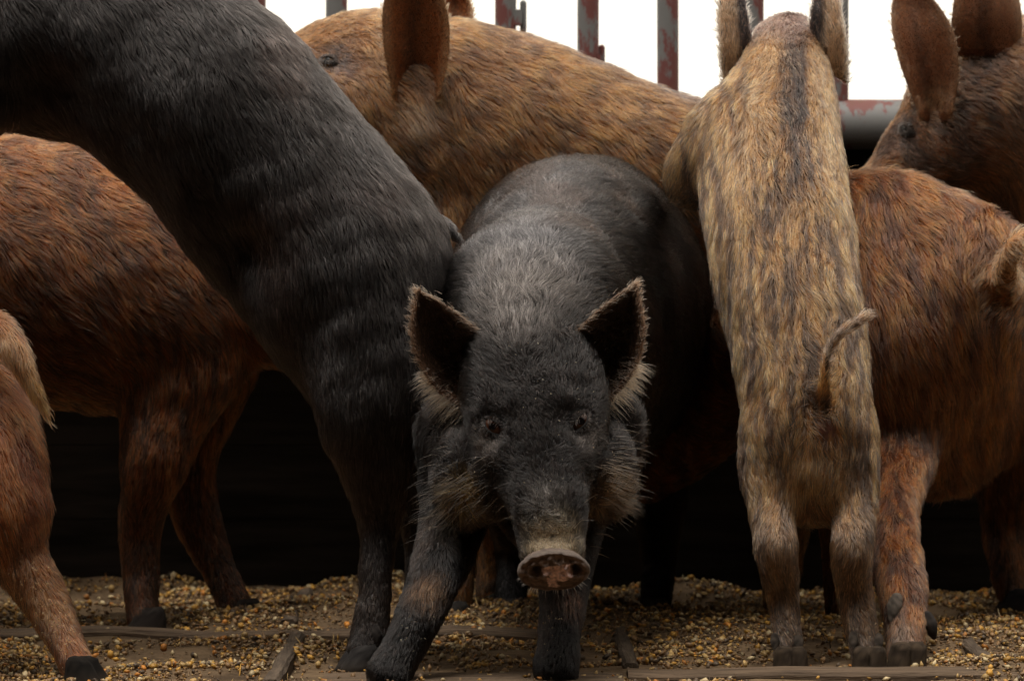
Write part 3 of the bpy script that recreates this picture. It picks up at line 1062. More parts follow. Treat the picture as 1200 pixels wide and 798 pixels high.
# ================================================================== D: red pig at the left edge
def pig_left_edge():
    p = Pig((P(-60, 400, 6.3)[0], 6.3, 0), "orange-red pig cut off by the left edge with golden tail and straw-flecked hind leg",
            voxel=0.006, grav=0.9, seed=4, noise_amp=0.003)
    p.chain("torso", [(-520, 400, 6.3, 105, 95), (-420, 400, 6.3, 135, 115), (-300, 415, 6.28, 142, 120), (-180, 430, 6.26, 138, 118), (-80, 450, 6.25, 112, 100),
                      (-25, 470, 6.24, 66, 70)], Y_, (0.03, 0.03))
    p.chain("leg", [(-70, 500, 6.20, 105, 70), (-30, 550, 6.17, 92, 66), (-4, 590, 6.16, 68, 56), (6, 606, 6.16, 60, 50)], Y_, (0.026, 0.018))
    p.chain("shank", [(2, 600, 6.17, 44, 40), (24, 655, 6.16, 38, 36), (52, 700, 6.15, 31, 30), (76, 748, 6.13, 27, 27), (94, 785, 6.11, 24, 25)], Y_, (0.018, 0.010))
    p.chain("leg", [(-110, 520, 6.4, 80, 60), (-130, 610, 6.42, 45, 40), (-110, 680, 6.44, 30, 30), (-105, 765, 6.42, 24, 24)], Y_, (0.02, 0.01))
    p.chain("foreleg", [(-470, 500, 6.3, 60, 55), (-470, 650, 6.3, 35, 32), (-470, 775, 6.3, 26, 26)], Y_, (0.02, 0.01))
    p.chain("head", [(-730, 500, 6.3, 34, 36), (-660, 460, 6.3, 55, 50), (-580, 410, 6.3, 85, 75), (-500, 400, 6.3, 100, 85)], Y_, (0.008, 0.03))
    p.chain("tail", [(-30, 372, 6.16, 16, 20), (-4, 385, 6.12, 17, 16), (18, 412, 6.10, 14, 12), (38, 450, 6.10, 9, 9), (52, 480, 6.11, 5, 6), (59, 494, 6.11, 3, 3)], Y_, (0.022, 0.018))
    p.ear([(-560, 350, 6.2), (-575, 290, 6.2), (-590, 240, 6.2)], [(-505, 360, 6.2), (-520, 280, 6.2), (-588, 238, 6.2)], (0, 0.04, 0), tag='L')
    p.melt()
    tailp = P(15, 410, 6.1)
    p.spots.append((tailp, 0.05, (0.36, 0.18, 0.08), 0.9))
    p.spots.append((P(45, 465, 6.1), 0.035, (0.42, 0.24, 0.09), 0.9))
    p.spots.append((P(50, 700, 6.12), 0.07, (0.24, 0.12, 0.05), 0.8))
    def colour(V, N_, W):
        return brindle(V, (0.11, 0.034, 0.016), (0.25, 0.085, 0.032), (18, 14, 9), 0.0, 1.0, seed=3.0)
    p.finish(colour, density=150000, width=0.00042, lift=0.24, clump=0.5, cell=0.012, ear_col=red_ear(), extra_hair=speckle(q=0.10, ql=0.07, light=(0.42, 0.25, 0.12)))
    p.crumbs(((50, 690, 16), (70, 740, 14)), 60, (0.5, 0.34, 0.12))
    p.foot(104, 6.08, R(-20), 1.0, (0.02, 0.016, 0.013))
    p.foot(-105, 6.41, R(180), 1.0)
    p.foot(-474, 6.3, R(180), 1.0)
    return p

# ================================================================== E: red pig in profile behind
def pig_profile():
    p = Pig((P(600, 300, 7.15)[0], 7.15, 0), "orange-brown pig seen in profile behind the others, one eye and one upright ear in view",
            voxel=0.006, grav=0.75, seed=5, noise_amp=0.003)
    p.chain("head", [(205, 215, 7.15, 26, 28), (250, 180, 7.15, 36, 36), (300, 148, 7.14, 52, 46), (350, 120, 7.13, 70, 58), (400, 106, 7.13, 88, 70), (440, 106, 7.13, 98, 78)], Y_, (0.008, 0.02))
    p.chain("torso", [(440, 115, 7.13, 104, 84), (500, 143, 7.14, 132, 98), (590, 186, 7.16, 148, 106), (700, 222, 7.18, 140, 108), (815, 232, 7.2, 112, 100),
                      (920, 255, 7.22, 100, 90), (985, 275, 7.24, 60, 60)], Y_, (0.026, 0.028))
    p.blob(392, 128, 7.05, 60, 40, 52)
    p.chain("foreleg", [(520, 260, 7.1, 90, 60), (530, 400, 7.08, 55, 45), (535, 540, 7.1, 32, 32), (535, 640, 7.12, 26, 26), (530, 712, 7.1, 24, 24)], Y_, (0.022, 0.01))
    p.chain("foreleg", [(560, 260, 7.24, 90, 60), (575, 400, 7.26, 55, 45), (575, 540, 7.26, 32, 32), (578, 640, 7.28, 26, 26), (575, 702, 7.26, 24, 24)], Y_, (0.022, 0.01))
    p.chain("leg", [(950, 300, 7.15, 80, 60), (948, 420, 7.14, 60, 50), (930, 560, 7.2, 36, 36), (925, 640, 7.24, 26, 26), (915, 702, 7.22, 24, 24)], Y_, (0.022, 0.01))
    p.chain("leg", [(970, 320, 7.3, 80, 60), (975, 450, 7.32, 60, 50), (1000, 560, 7.34, 38, 36), (1008, 640, 7.36, 26, 26), (1000, 696, 7.35, 24, 24)], Y_, (0.022, 0.01))
    p.ear([(462, 118, 7.0), (451, 68, 6.965), (446, 20, 6.95), (455, -25, 6.95), (484, -62, 6.96)],
          [(512, 120, 7.0), (527, 70, 6.97), (527, 15, 6.96), (512, -25, 6.96), (486, -63, 6.96)], (0.0, 0.055, 0.0), tag='L', thick=0.004)
    p.ear([(500, 30, 7.22), (508, 5, 7.24), (515, -40, 7.25)], [(556, 40, 7.22), (552, 2, 7.24), (517, -42, 7.25)], (0.01, 0.035, 0.0), tag='F', thick=0.006)
    p.melt()
    p.eye(385, 72, 0.017, -8, a=0.6, b=0.17, iris=(0.09, 0.05, 0.02), lid=(0.03, 0.022, 0.019), out=0.42)
    h, n = p.hit(392, 66); p.spots.append((h, 0.034, (0.050, 0.040, 0.038), 0.9))
    h, n = p.hit(400, 80); p.spots.append((h, 0.026, (0.045, 0.036, 0.034), 0.8))
    h, n = p.hit(490, 132); p.spots.append((h, 0.028, (0.40, 0.25, 0.15), 0.8)); p.lens.append((h, 0.03, 0.03))
    h, n = p.hit(486, 145); p.spots.append((h, 0.022, (0.38, 0.24, 0.14), 0.8))
    def colour(V, N_, W):
        px, py = scr(V)
        c = brindle(V, (0.075, 0.038, 0.018), (0.27, 0.115, 0.038), (20, 12, 22), -0.15, 1.0, seed=7.0)
        c2 = np.array((0.30, 0.14, 0.058)) * np.clip(1 + 0.15 * N2(V, 20), 0.6, 1.4)[:, None]
        hd = np.clip(W['head'], 0, 1)[:, None]
        c = c * (1 - hd * 0.7) + c2 * hd * 0.7
        ridge = (sstep(N_[:, 2], 0.75, 0.98) * sstep(px, 520, 700) * 0.85)[:, None]
        c = c * (1 - ridge) + np.array((0.045, 0.038, 0.036)) * ridge
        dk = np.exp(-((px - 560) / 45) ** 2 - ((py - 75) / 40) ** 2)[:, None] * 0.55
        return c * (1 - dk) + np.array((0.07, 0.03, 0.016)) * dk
    p.finish(colour, density=150000, width=0.00050, lift=0.19, clump=0.55, cell=0.013, ear_hl=0.0045,
             ear_col=red_ear((0.17, 0.055, 0.018), (0.30, 0.15, 0.07)), extra_hair=speckle(q=0.16, ql=0.07, light=(0.38, 0.2, 0.08)))
    p.fringe((0.32, 0.18, 0.09), 0.010, base=False)
    for px_, d_ in ((527, 7.09), (572, 7.25), (912, 7.21), (997, 7.34)):
        p.foot(px_, d_, R(180), 1.0, (0.05, 0.045, 0.04))
    return p

# ================================================================== F: tan brindled pig, back view, reared
def pig_brindled():
    p = Pig((P(945, 400, 6.4)[0], 6.4, 0), "tan and black brindled pig reared up with its back to us, thin tail curled aside",
            voxel=0.005, grav=0.15, seed=6, noise_amp=0.0025)
    p.chain("head", [(912, 120, 7.16, 22, 24), (915, 100, 7.10, 26, 28), (918, 78, 7.0, 36, 34), (921, 66, 6.9, 46, 40), (922, 72, 6.82, 52, 45)], X_, (0.008, 0.018))
    p.chain("torso", [(922, 62, 6.84, 48, 44), (919, 92, 6.76, 60, 56), (909, 140, 6.69, 78, 72), (905, 190, 6.63, 92, 84), (908, 240, 6.58, 102, 86),
                      (918, 300, 6.52, 108, 83), (929, 370, 6.46, 110, 80), (942, 440, 6.41, 106, 77), (950, 505, 6.37, 92, 73), (952, 550, 6.35, 70, 68)], X_, (0.021, 0.022))
    p.chain("leg", [(918, 500, 6.35, 52, 60), (903, 555, 6.34, 40, 46), (906, 600, 6.31, 34, 36), (911, 645, 6.275, 29, 28), (917, 690, 6.30, 24, 24), (923, 740, 6.29, 23, 23),
                    (923, 770, 6.28, 24, 22)], Y_, (0.02, 0.009))
    p.chain("leg", [(985, 500, 6.35, 48, 60), (997, 555, 6.34, 38, 46), (1000, 600, 6.31, 32, 36), (998, 645, 6.275, 27, 28), (1001, 690, 6.30, 23, 24), (1010, 740, 6.29, 23, 23),
                    (1015, 770, 6.28, 22, 22)], Y_, (0.02, 0.009))
    p.chain("arm", [(870, 160, 6.66, 72, 66), (840, 186, 6.69, 60, 54), (815, 210, 6.76, 40, 40), (806, 195, 6.95, 18, 20), (812, 160, 7.1, 16, 16)], Z_, (0.022, 0.014))
    p.chain("arm", [(940, 165, 6.66, 42, 50), (952, 200, 6.76, 28, 30), (958, 215, 6.88, 20, 22), (962, 205, 7.02, 16, 18), (965, 185, 7.12, 15, 16)], Z_, (0.022, 0.014))
    p.chain("tail", [(966, 474, 6.27, 11, 11), (966, 455, 6.25, 8, 8), (967, 430, 6.24, 6.5, 6.5), (974, 405, 6.235, 6, 6), (988, 388, 6.23, 5.5, 5.5), (1004, 377, 6.23, 5, 5),
                     (1015, 370, 6.23, 5, 5)], Y_, (0.012, 0.018))
    p.blob(969, 500, 6.262, 10, 10, 17)
    p.blob(950, 560, 6.30, 22, 14, 50)
    p.ear([(884, 92, 6.80), (880, 52, 6.79), (874, 15, 6.79), (868, -20, 6.80), (858, -60, 6.82)],
          [(848, 100, 6.76), (843, 55, 6.75), (842, 15, 6.76), (846, -20, 6.78), (857, -61, 6.82)], (-0.004, -0.012, 0.0), tag='L', thick=0.006)
    p.ear([(950, 78, 6.80), (948, 45, 6.79), (952, 12, 6.79), (958, -20, 6.80), (970, -60, 6.82)],
          [(992, 98, 6.76), (992, 55, 6.75), (985, 15, 6.76), (980, -20, 6.78), (971, -61, 6.82)], (0.004, -0.012, 0.0), tag='R', thick=0.006)
    p.melt()
    h, n = p.hit(969, 503); p.spots.append((h, 0.016, (0.14, 0.06, 0.055), 1.0)); p.bald.append((h, 0.016))
    h, n = p.hit(967, 470); p.spots.append((P(967, 478, 6.25), 0.016, (0.03, 0.02, 0.017), 1.0))
    p.spots.append((P(957, 560, 6.27), 0.045, (0.34, 0.18, 0.07), 0.7))
    p.spots.append((P(957, 605, 6.28), 0.03, (0.20, 0.085, 0.035), 0.8))
    p.spots.append((P(985, 395, 6.23), 0.038, (0.30, 0.24, 0.19), 0.9))
    for q in (923, 1015):
        p.spots.append((P(q, 765, 6.26), 0.035, (0.10, 0.075, 0.055), 0.9))
    def colour(V, N_, W):
        px, py = scr(V)
        c = brindle(V, (0.045, 0.025, 0.013), (0.35, 0.172, 0.062), (54, 5, 4.5), 0.1, 0.6, seed=11.0)
        spine = np.exp(-((px - (929 + (py - 60) * 0.03)) / 21) ** 2) * sstep(-py, -330, -150)
        spine = (spine * 0.93)[:, None]
        c = c * (1 - spine) + np.array((0.012, 0.010, 0.010)) * spine
        s2 = (np.exp(-((px - 893 + (py - 100) * 0.18) / 15) ** 2) * sstep(-py, -300, -120) * 0.8)[:, None]
        c = c * (1 - s2) + np.array((0.36, 0.20, 0.09)) * s2
        s3 = (np.exp(-((px - 962 - (py - 100) * 0.12) / 10) ** 2) * sstep(-py, -300, -120) * 0.7)[:, None]
        c = c * (1 - s3) + np.array((0.34, 0.19, 0.085)) * s3
        crown = (sstep(-py, -60, -25) * 0.9)[:, None]
        c = c * (1 - crown) + np.array((0.16, 0.10, 0.08)) * crown
        lg = np.clip(W['leg'], 0, 1)[:, None] * sstep(py, 560, 620)[:, None] * 0.7
        c = c * (1 - lg) + np.array((0.12, 0.078, 0.048)) * lg
        return c
    def ear_col(V, u, v, side, tag):
        c = np.tile(np.array((0.30, 0.19, 0.11)), (len(V), 1))
        k = (1 - sstep(u, 0.28, 0.5))[:, None]
        c = c * (1 - k) + np.array((0.012, 0.010, 0.010)) * k
        e = sstep(u, 0.85, 1.0)[:, None]
        return c * (1 - e) + np.array((0.50, 0.38, 0.27)) * e
    p.finish(colour, density=200000, width=0.00042, lift=0.20, clump=0.5, cell=0.011, ear_hl=0.014, ear_col=ear_col,
             extra_hair=speckle(dark=(0.04, 0.034, 0.03), q=0.14, light=(0.50, 0.34, 0.20), ql=0.07))
    p.fringe((0.45, 0.34, 0.24), 0.018, base=False)
    p.foot(925, 6.25, R(95), 1.0, (0.075, 0.052, 0.034))
    p.foot(1019, 6.25, R(85), 1.0, (0.075, 0.052, 0.034))
    p.crumbs(((920, 760, 14), (1015, 760, 14)), 60, (0.34, 0.23, 0.10))
    for x, y in ((908, 752), (936, 754), (1000, 750), (1030, 752)):
        p.dewclaw(x, y, 6.262, 0.0075, (0.09, 0.07, 0.055), (0, -0.45, -0.9))
    return p

# ================================================================== G: red-brown pig right
def pig_right():
    p = Pig((P(1100, 400, 6.9)[0], 6.9, 0), "chestnut pig beside the brindled one, front foot with big pale dewclaw near the camera",
            voxel=0.006, grav=1.1, seed=8, noise_amp=0.0035)
    p.chain("torso", [(900, 400, 6.98, 70, 60), (960, 365, 6.90, 128, 80), (1018, 360, 6.78, 168, 86), (1062, 402, 6.76, 186, 88), (1102, 446, 6.88, 148, 80), (1140, 452, 7.08, 108, 74),
                      (1174, 452, 7.22, 80, 66), (1204, 452, 7.34, 48, 48)], Y_, (0.03, 0.032))
    p.chain("leg", [(1056, 480, 6.80, 60, 50), (1050, 540, 6.71, 46, 42), (1044, 585, 6.60, 38, 37), (1047, 635, 6.49, 34, 33), (1056, 690, 6.39, 31, 30), (1062, 732, 6.34, 28, 27),
                    (1061, 765, 6.31, 25, 25)], Y_, (0.028, 0.014))
    p.chain("leg", [(985, 450, 7.0, 70, 50), (985, 560, 7.0, 40, 38), (985, 640, 7.02, 26, 26), (985, 715, 7.0, 24, 24)], Y_, (0.02, 0.01))
    p.chain("leg", [(1200, 450, 7.3, 75, 55), (1186, 540, 7.34, 46, 42), (1178, 605, 7.38, 31, 32), (1180, 655, 7.36, 26, 27), (1184, 692, 7.34, 24, 24)], Y_, (0.022, 0.012))
    p.chain("leg", [(1265, 440, 7.1, 80, 55), (1285, 560, 7.1, 42, 40), (1290, 640, 7.12, 28, 28), (1288, 708, 7.1, 24, 24)], Y_, (0.02, 0.01))
    p.chain("head", [(760, 560, 7.06, 30, 30), (800, 515, 7.05, 46, 44), (850, 455, 7.02, 66, 58), (900, 405, 6.98, 80, 66)], Y_, (0.008, 0.025))
    p.chain("tail", [(1212, 372, 7.04, 18, 18), (1194, 352, 6.80, 17, 17), (1180, 332, 6.68, 15, 15), (1180, 308, 6.62, 13, 13), (1190, 284, 6.60, 11, 11), (1212, 276, 6.62, 8, 8)], Y_, (0.018, 0.026))
    p.melt()
    p.spots.append((P(1184, 318, 6.64), 0.045, (0.40, 0.21, 0.095), 1.0)); p.spots.append((P(1198, 285, 6.60), 0.045, (0.40, 0.21, 0.095), 1.0))
    p.spots.append((P(1052, 745, 6.3), 0.035, (0.14, 0.10, 0.07), 0.8))
    p.spots.append((P(1150, 380, 6.85), 0.03, (0.03, 0.017, 0.012), 0.6))
    def colour(V, N_, W):
        px, py = scr(V)
        c = brindle(V, (0.055, 0.024, 0.014), (0.26, 0.094, 0.029), (42, 12, 9), 0.1, 0.8, seed=5.0)
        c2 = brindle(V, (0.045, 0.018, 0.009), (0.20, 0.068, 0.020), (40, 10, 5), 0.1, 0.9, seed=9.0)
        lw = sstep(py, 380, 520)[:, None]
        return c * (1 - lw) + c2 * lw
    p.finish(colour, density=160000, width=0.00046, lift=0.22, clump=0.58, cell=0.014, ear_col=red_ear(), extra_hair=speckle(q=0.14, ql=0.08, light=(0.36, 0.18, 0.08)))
    p.foot(1061, 6.28, R(100), 1.1, (0.08, 0.055, 0.036))
    p.dewclaw(1048, 712, 6.33, 0.0125, (0.17, 0.14, 0.115), (-0.25, -0.3, -0.8))
    p.dewclaw(1090, 733, 6.34, 0.012, (0.06, 0.05, 0.045), (0.3, 0, -0.9))
    p.foot(1186, 7.33, R(180), 1.05, (0.035, 0.03, 0.03))
    p.foot(985, 7.0, R(180), 1.0)
    p.foot(1286, 7.1, R(180), 1.0)
    return p

# ================================================================== H: dark red pig top right
def pig_top_right():
    p = Pig((P(1230, 300, 7.45)[0], 7.45, 0), "dark chestnut pig with tall ears lowering its head in the upper right corner",
            voxel=0.006, grav=0.8, seed=9, noise_amp=0.003)
    p.chain("head", [(1000, 262, 7.3, 24, 26), (1030, 226, 7.3, 32, 34), (1064, 196, 7.3, 46, 42), (1100, 165, 7.3, 60, 54), (1135, 132, 7.31, 84, 66), (1160, 120, 7.32, 102, 74)], Y_, (0.008, 0.022))
    p.chain("torso", [(1160, 122, 7.33, 106, 78), (1215, 140, 7.36, 130, 92), (1290, 190, 7.4, 155, 108), (1400, 250, 7.45, 150, 118), (1520, 280, 7.5, 150, 118), (1630, 310, 7.55, 110, 90),
                      (1670, 330, 7.56, 60, 55)], Y_, (0.026, 0.028))
    p.chain("foreleg", [(1270, 300, 7.35, 80, 55), (1275, 450, 7.35, 50, 42), (1278, 560, 7.36, 30, 30), (1275, 694, 7.36, 24, 24)], Y_, (0.022, 0.01))
    p.chain("foreleg", [(1300, 300, 7.5, 80, 55), (1310, 450, 7.5, 50, 42), (1310, 560, 7.52, 30, 30), (1308, 686, 7.5, 24, 24)], Y_, (0.022, 0.01))
    p.chain("leg", [(1600, 360, 7.45, 100, 60), (1600, 480, 7.45, 60, 50), (1610, 580, 7.5, 32, 32), (1600, 690, 7.48, 24, 24)], Y_, (0.022, 0.01))
    p.chain("leg", [(1560, 360, 7.62, 100, 60), (1560, 480, 7.62, 60, 50), (1570, 580, 7.66, 32, 32), (1560, 680, 7.64, 24, 24)], Y_, (0.022, 0.01))
    p.blob(1158, 72, 7.31, 62, 55, 42)
    p.ear([(1080, 142, 7.19), (1060, 92, 7.17), (1046, 45, 7.17), (1043, 5, 7.2), (1058, -30, 7.22)],
          [(1114, 140, 7.19), (1126, 85, 7.17), (1118, 32, 7.17), (1094, -2, 7.2), (1060, -31, 7.22)], (0.0, 0.050, 0.0), tag='L', thick=0.004)
    p.ear([(1120, 66, 7.25), (1113, 35, 7.23), (1118, 5, 7.22), (1122, -40, 7.22), (1150, -95, 7.24)],
          [(1190, 66, 7.27), (1200, 35, 7.25), (1196, 10, 7.24), (1186, -40, 7.24), (1152, -96, 7.24)], (0.0, -0.030, 0.0), tag='R', thick=0.006)
    p.melt()
    p.eye(1062, 152, 0.017, -25, a=0.55, b=0.14, iris=(0.02, 0.012, 0.01), lid=(0.03, 0.022, 0.018), out=0.42)
    for q, r_, c, w_ in (((1058, 150), 0.032, (0.04, 0.03, 0.026), 0.85), ((1042, 172), 0.02, (0.10, 0.075, 0.065), 0.7), ((1103, 122), 0.024, (0.36, 0.22, 0.12), 0.9),
                         ((1127, 90), 0.030, (0.025, 0.017, 0.014), 0.95), ((1127, 125), 0.024, (0.025, 0.017, 0.014), 0.9), ((1200, 180), 0.06, (0.24, 0.11, 0.045), 0.5)):  # two darkest spots paint the shadow beside the ear into the coat
        h, n = p.hit(*q)
        p.spots.append((h, r_, c, w_))
    def colour(V, N_, W):
        return brindle(V, (0.055, 0.030, 0.018), (0.21, 0.090, 0.034), (18, 12, 10), 0.1, 1.0, seed=13.0)
    p.finish(colour, density=150000, width=0.00048, lift=0.19, clump=0.55, cell=0.013, ear_hl=0.0045,
             ear_col=red_ear((0.11, 0.042, 0.018), (0.16, 0.08, 0.04)), extra_hair=speckle(q=0.2, ql=0.07, light=(0.3, 0.16, 0.08)))
    p.fringe((0.22, 0.12, 0.06), 0.008, n=450, base=False)
    for px_, d_ in ((1272, 7.35), (1304, 7.5), (1597, 7.47), (1557, 7.63)):
        p.foot(px_, d_, R(180), 1.0)
    return p

# ------------------------------------------------------------------ the place
def noise_mat(name, c1, c2, scale=8, rough=0.85, bump=0.4, stretch=(1, 1, 1), dist=0.01, c3=None, spec=0.2, sc2=60):
    m, t, b = new_mat(name)
    tc = t.nodes.new("ShaderNodeTexCoord")
    mp = t.nodes.new("ShaderNodeMapping")
    mp.inputs['Scale'].default_value = stretch
    n = t.nodes.new("ShaderNodeTexNoise")
    n.inputs['Scale'].default_value = scale
    n.inputs['Detail'].default_value = 8
    n.inputs['Roughness'].default_value = 0.65
    cr = t.nodes.new("ShaderNodeValToRGB")
    cr.color_ramp.elements[0].position = 0.35
    cr.color_ramp.elements[0].color = (*c1, 1)
    cr.color_ramp.elements[1].position = 0.62
    cr.color_ramp.elements[1].color = (*c2, 1)
    if c3:
        e = cr.color_ramp.elements.new(0.72)
        e.color = (*c3, 1)
    n2 = t.nodes.new("ShaderNodeTexNoise")
    n2.inputs['Scale'].default_value = sc2
    n2.inputs['Detail'].default_value = 4
    t.links.new(tc.outputs['Object'], mp.inputs[0])
    t.links.new(mp.outputs[0], n.inputs['Vector'])
    t.links.new(mp.outputs[0], n2.inputs['Vector'])
    t.links.new(n.outputs['Fac'], cr.inputs[0])
    t.links.new(cr.outputs[0], b.inputs['Base Color'])
    ad = t.nodes.new("ShaderNodeMath")
    ad.operation = 'ADD'
    t.links.new(n.outputs['Fac'], ad.inputs[0])
    t.links.new(n2.outputs['Fac'], ad.inputs[1])
    bp = t.nodes.new("ShaderNodeBump")
    bp.inputs['Strength'].default_value = bump
    bp.inputs['Distance'].default_value = dist
    t.links.new(ad.outputs[0], bp.inputs['Height'])
    t.links.new(bp.outputs[0], b.inputs['Normal'])
    b.inputs['Roughness'].default_value = rough
    b.inputs['Specular IOR Level'].default_value = spec
    return m

MUD = noise_mat("trodden_mud", (0.055, 0.034, 0.018), (0.16, 0.105, 0.058), 9, 0.9, 0.8, dist=0.008)
FIELD = noise_mat("wet_dirt", (0.04, 0.03, 0.022), (0.085, 0.066, 0.048), 0.6, 0.95, 0.5)
WOOD = noise_mat("worn_wood", (0.045, 0.029, 0.018), (0.14, 0.095, 0.06), 14, 0.8, 0.7, (0.6, 6, 6), 0.004)
WOOD_D = noise_mat("worn_wood_depthwise", (0.040, 0.028, 0.020), (0.11, 0.08, 0.055), 14, 0.8, 0.7, (6, 0.6, 6), 0.004)
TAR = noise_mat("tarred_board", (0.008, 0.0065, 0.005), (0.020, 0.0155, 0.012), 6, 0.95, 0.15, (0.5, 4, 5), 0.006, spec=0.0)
def rusty(name, red=0.55):
    m, t, b = new_mat(name)
    tc = t.nodes.new("ShaderNodeTexCoord")
    n = t.nodes.new("ShaderNodeTexNoise")
    n.inputs['Scale'].default_value = 11
    n.inputs['Detail'].default_value = 7
    n.inputs['Roughness'].default_value = 0.7
    mp = t.nodes.new("ShaderNodeMapping")
    mp.inputs['Scale'].default_value = (1.4, 1, 0.55)
    cr = t.nodes.new("ShaderNodeValToRGB")
    cr.color_ramp.interpolation = 'LINEAR'
    cr.color_ramp.elements[0].position = red - 0.03
    cr.color_ramp.elements[0].color = (0.12, 0.118, 0.115, 1)
    cr.color_ramp.elements[1].position = red + 0.01
    cr.color_ramp.elements[1].color = (0.115, 0.030, 0.026, 1)
    e = cr.color_ramp.elements.new(0.75)
    e.color = (0.10, 0.04, 0.022, 1)
    t.links.new(tc.outputs['Object'], mp.inputs[0])
    t.links.new(mp.outputs[0], n.inputs['Vector'])
    t.links.new(n.outputs['Fac'], cr.inputs[0])
    t.links.new(cr.outputs[0], b.inputs['Base Color'])
    b.inputs['Roughness'].default_value = 0.65
    b.inputs['Metallic'].default_value = 0.15
    bp = t.nodes.new("ShaderNodeBump")
    bp.inputs['Strength'].default_value = 0.4
    bp.inputs['Distance'].default_value = 0.002
    t.links.new(n.outputs['Fac'], bp.inputs['Height'])
    t.links.new(bp.outputs[0], b.inputs['Normal'])
    return m
PAINT = rusty("peeling_red_paint_on_steel", 0.47)
STEEL = rusty("grey_pipe_steel", 0.58)

def height(x, y):
    """how high the trodden litter and feed lie"""
    X = np.column_stack([np.ravel(x), np.ravel(y), np.zeros(np.size(x))])
    h = 0.004 + 0.003 * N1(X, 3.0) + 0.002 * N2(X, 8.0)
    for px, d, r, a in ((760, 6.20, 0.07, 0.016), (1185, 6.19, 0.09, 0.024), (720, 7.0, 0.16, 0.03), (830, 6.7, 0.16, 0.018),
                        (385, 7.15, 0.16, 0.030), (300, 6.95, 0.14, 0.02), (1120, 6.75, 0.22, 0.022), (600, 7.2, 0.2, 0.025), (940, 6.9, 0.2, 0.015),
                        (360, 6.5, 0.1, 0.012)):
        cx = (px - 600) / FPX * d
        h = h + a * np.exp(-(((X[:, 0] - cx) / r) ** 2 + ((X[:, 1] - d) / (r * 1.1)) ** 2))
    h = h + 0.024 * sstep(X[:, 1], 7.28, 7.7) * np.clip(0.55 + 0.5 * N1(X, 2.2) + 0.2 * N2(X, 6), 0, 1.4)
    return np.maximum(h, 0.0005)

def box(x0, x1, y0, y1, z0, z1, bev=0.004, wob=0.0, nseg=1):
    """a board as vertices and faces, edges bevelled, long side broken up so that it can be uneven"""
    L = (x1 - x0, y1 - y0, z1 - z0)
    ax = 0 if L[0] >= max(L[1], L[2]) else (1 if L[1] >= L[2] else 2)
    o = [i for i in range(3) if i != ax]
    lo, hi = np.array([x0, y0, z0]), np.array([x1, y1, z1])
    b = bev
    prof = []
    a0, a1, b0, b1 = lo[o[0]], hi[o[0]], lo[o[1]], hi[o[1]]
    for q in ((a0 + b, b0), (a1 - b, b0), (a1, b0 + b), (a1, b1 - b), (a1 - b, b1), (a0 + b, b1), (a0, b1 - b), (a0, b0 + b)):
        prof.append(q)
    V, F = [], []
    for k in range(nseg + 1):
        t = k / nseg
        for q in prof:
            v = np.zeros(3)
            v[ax] = lo[ax] + (hi[ax] - lo[ax]) * t
            v[o[0]], v[o[1]] = q
            V.append(v)
    V = np.array(V)
    if wob:
        V[:, o[1]] += N1(V, 3.0) * wob
        V += np.stack([N2(V, 25), N3(V, 25), N4(V, 25)], 1) * wob * 0.25
    for k in range(nseg):
        for j in range(8):
            m = (j + 1) % 8
            F.append((k * 8 + j, k * 8 + m, (k + 1) * 8 + m, (k + 1) * 8 + j))
    F.append(tuple(range(8))[::-1])
    F.append(tuple(nseg * 8 + j for j in range(8)))
    return V, F

def tube(a, b, r, ns=20, n=8):
    a, b = np.array(a, float), np.array(b, float)
    ref = np.array([0, 1.0, 0]) if abs((b - a)[1]) < 0.5 * np.linalg.norm(b - a) else np.array([1.0, 0, 0])
    return loft([(a + (b - a) * t, r, r) for t in np.linspace(0, 1, n)], ref, ns, 2)

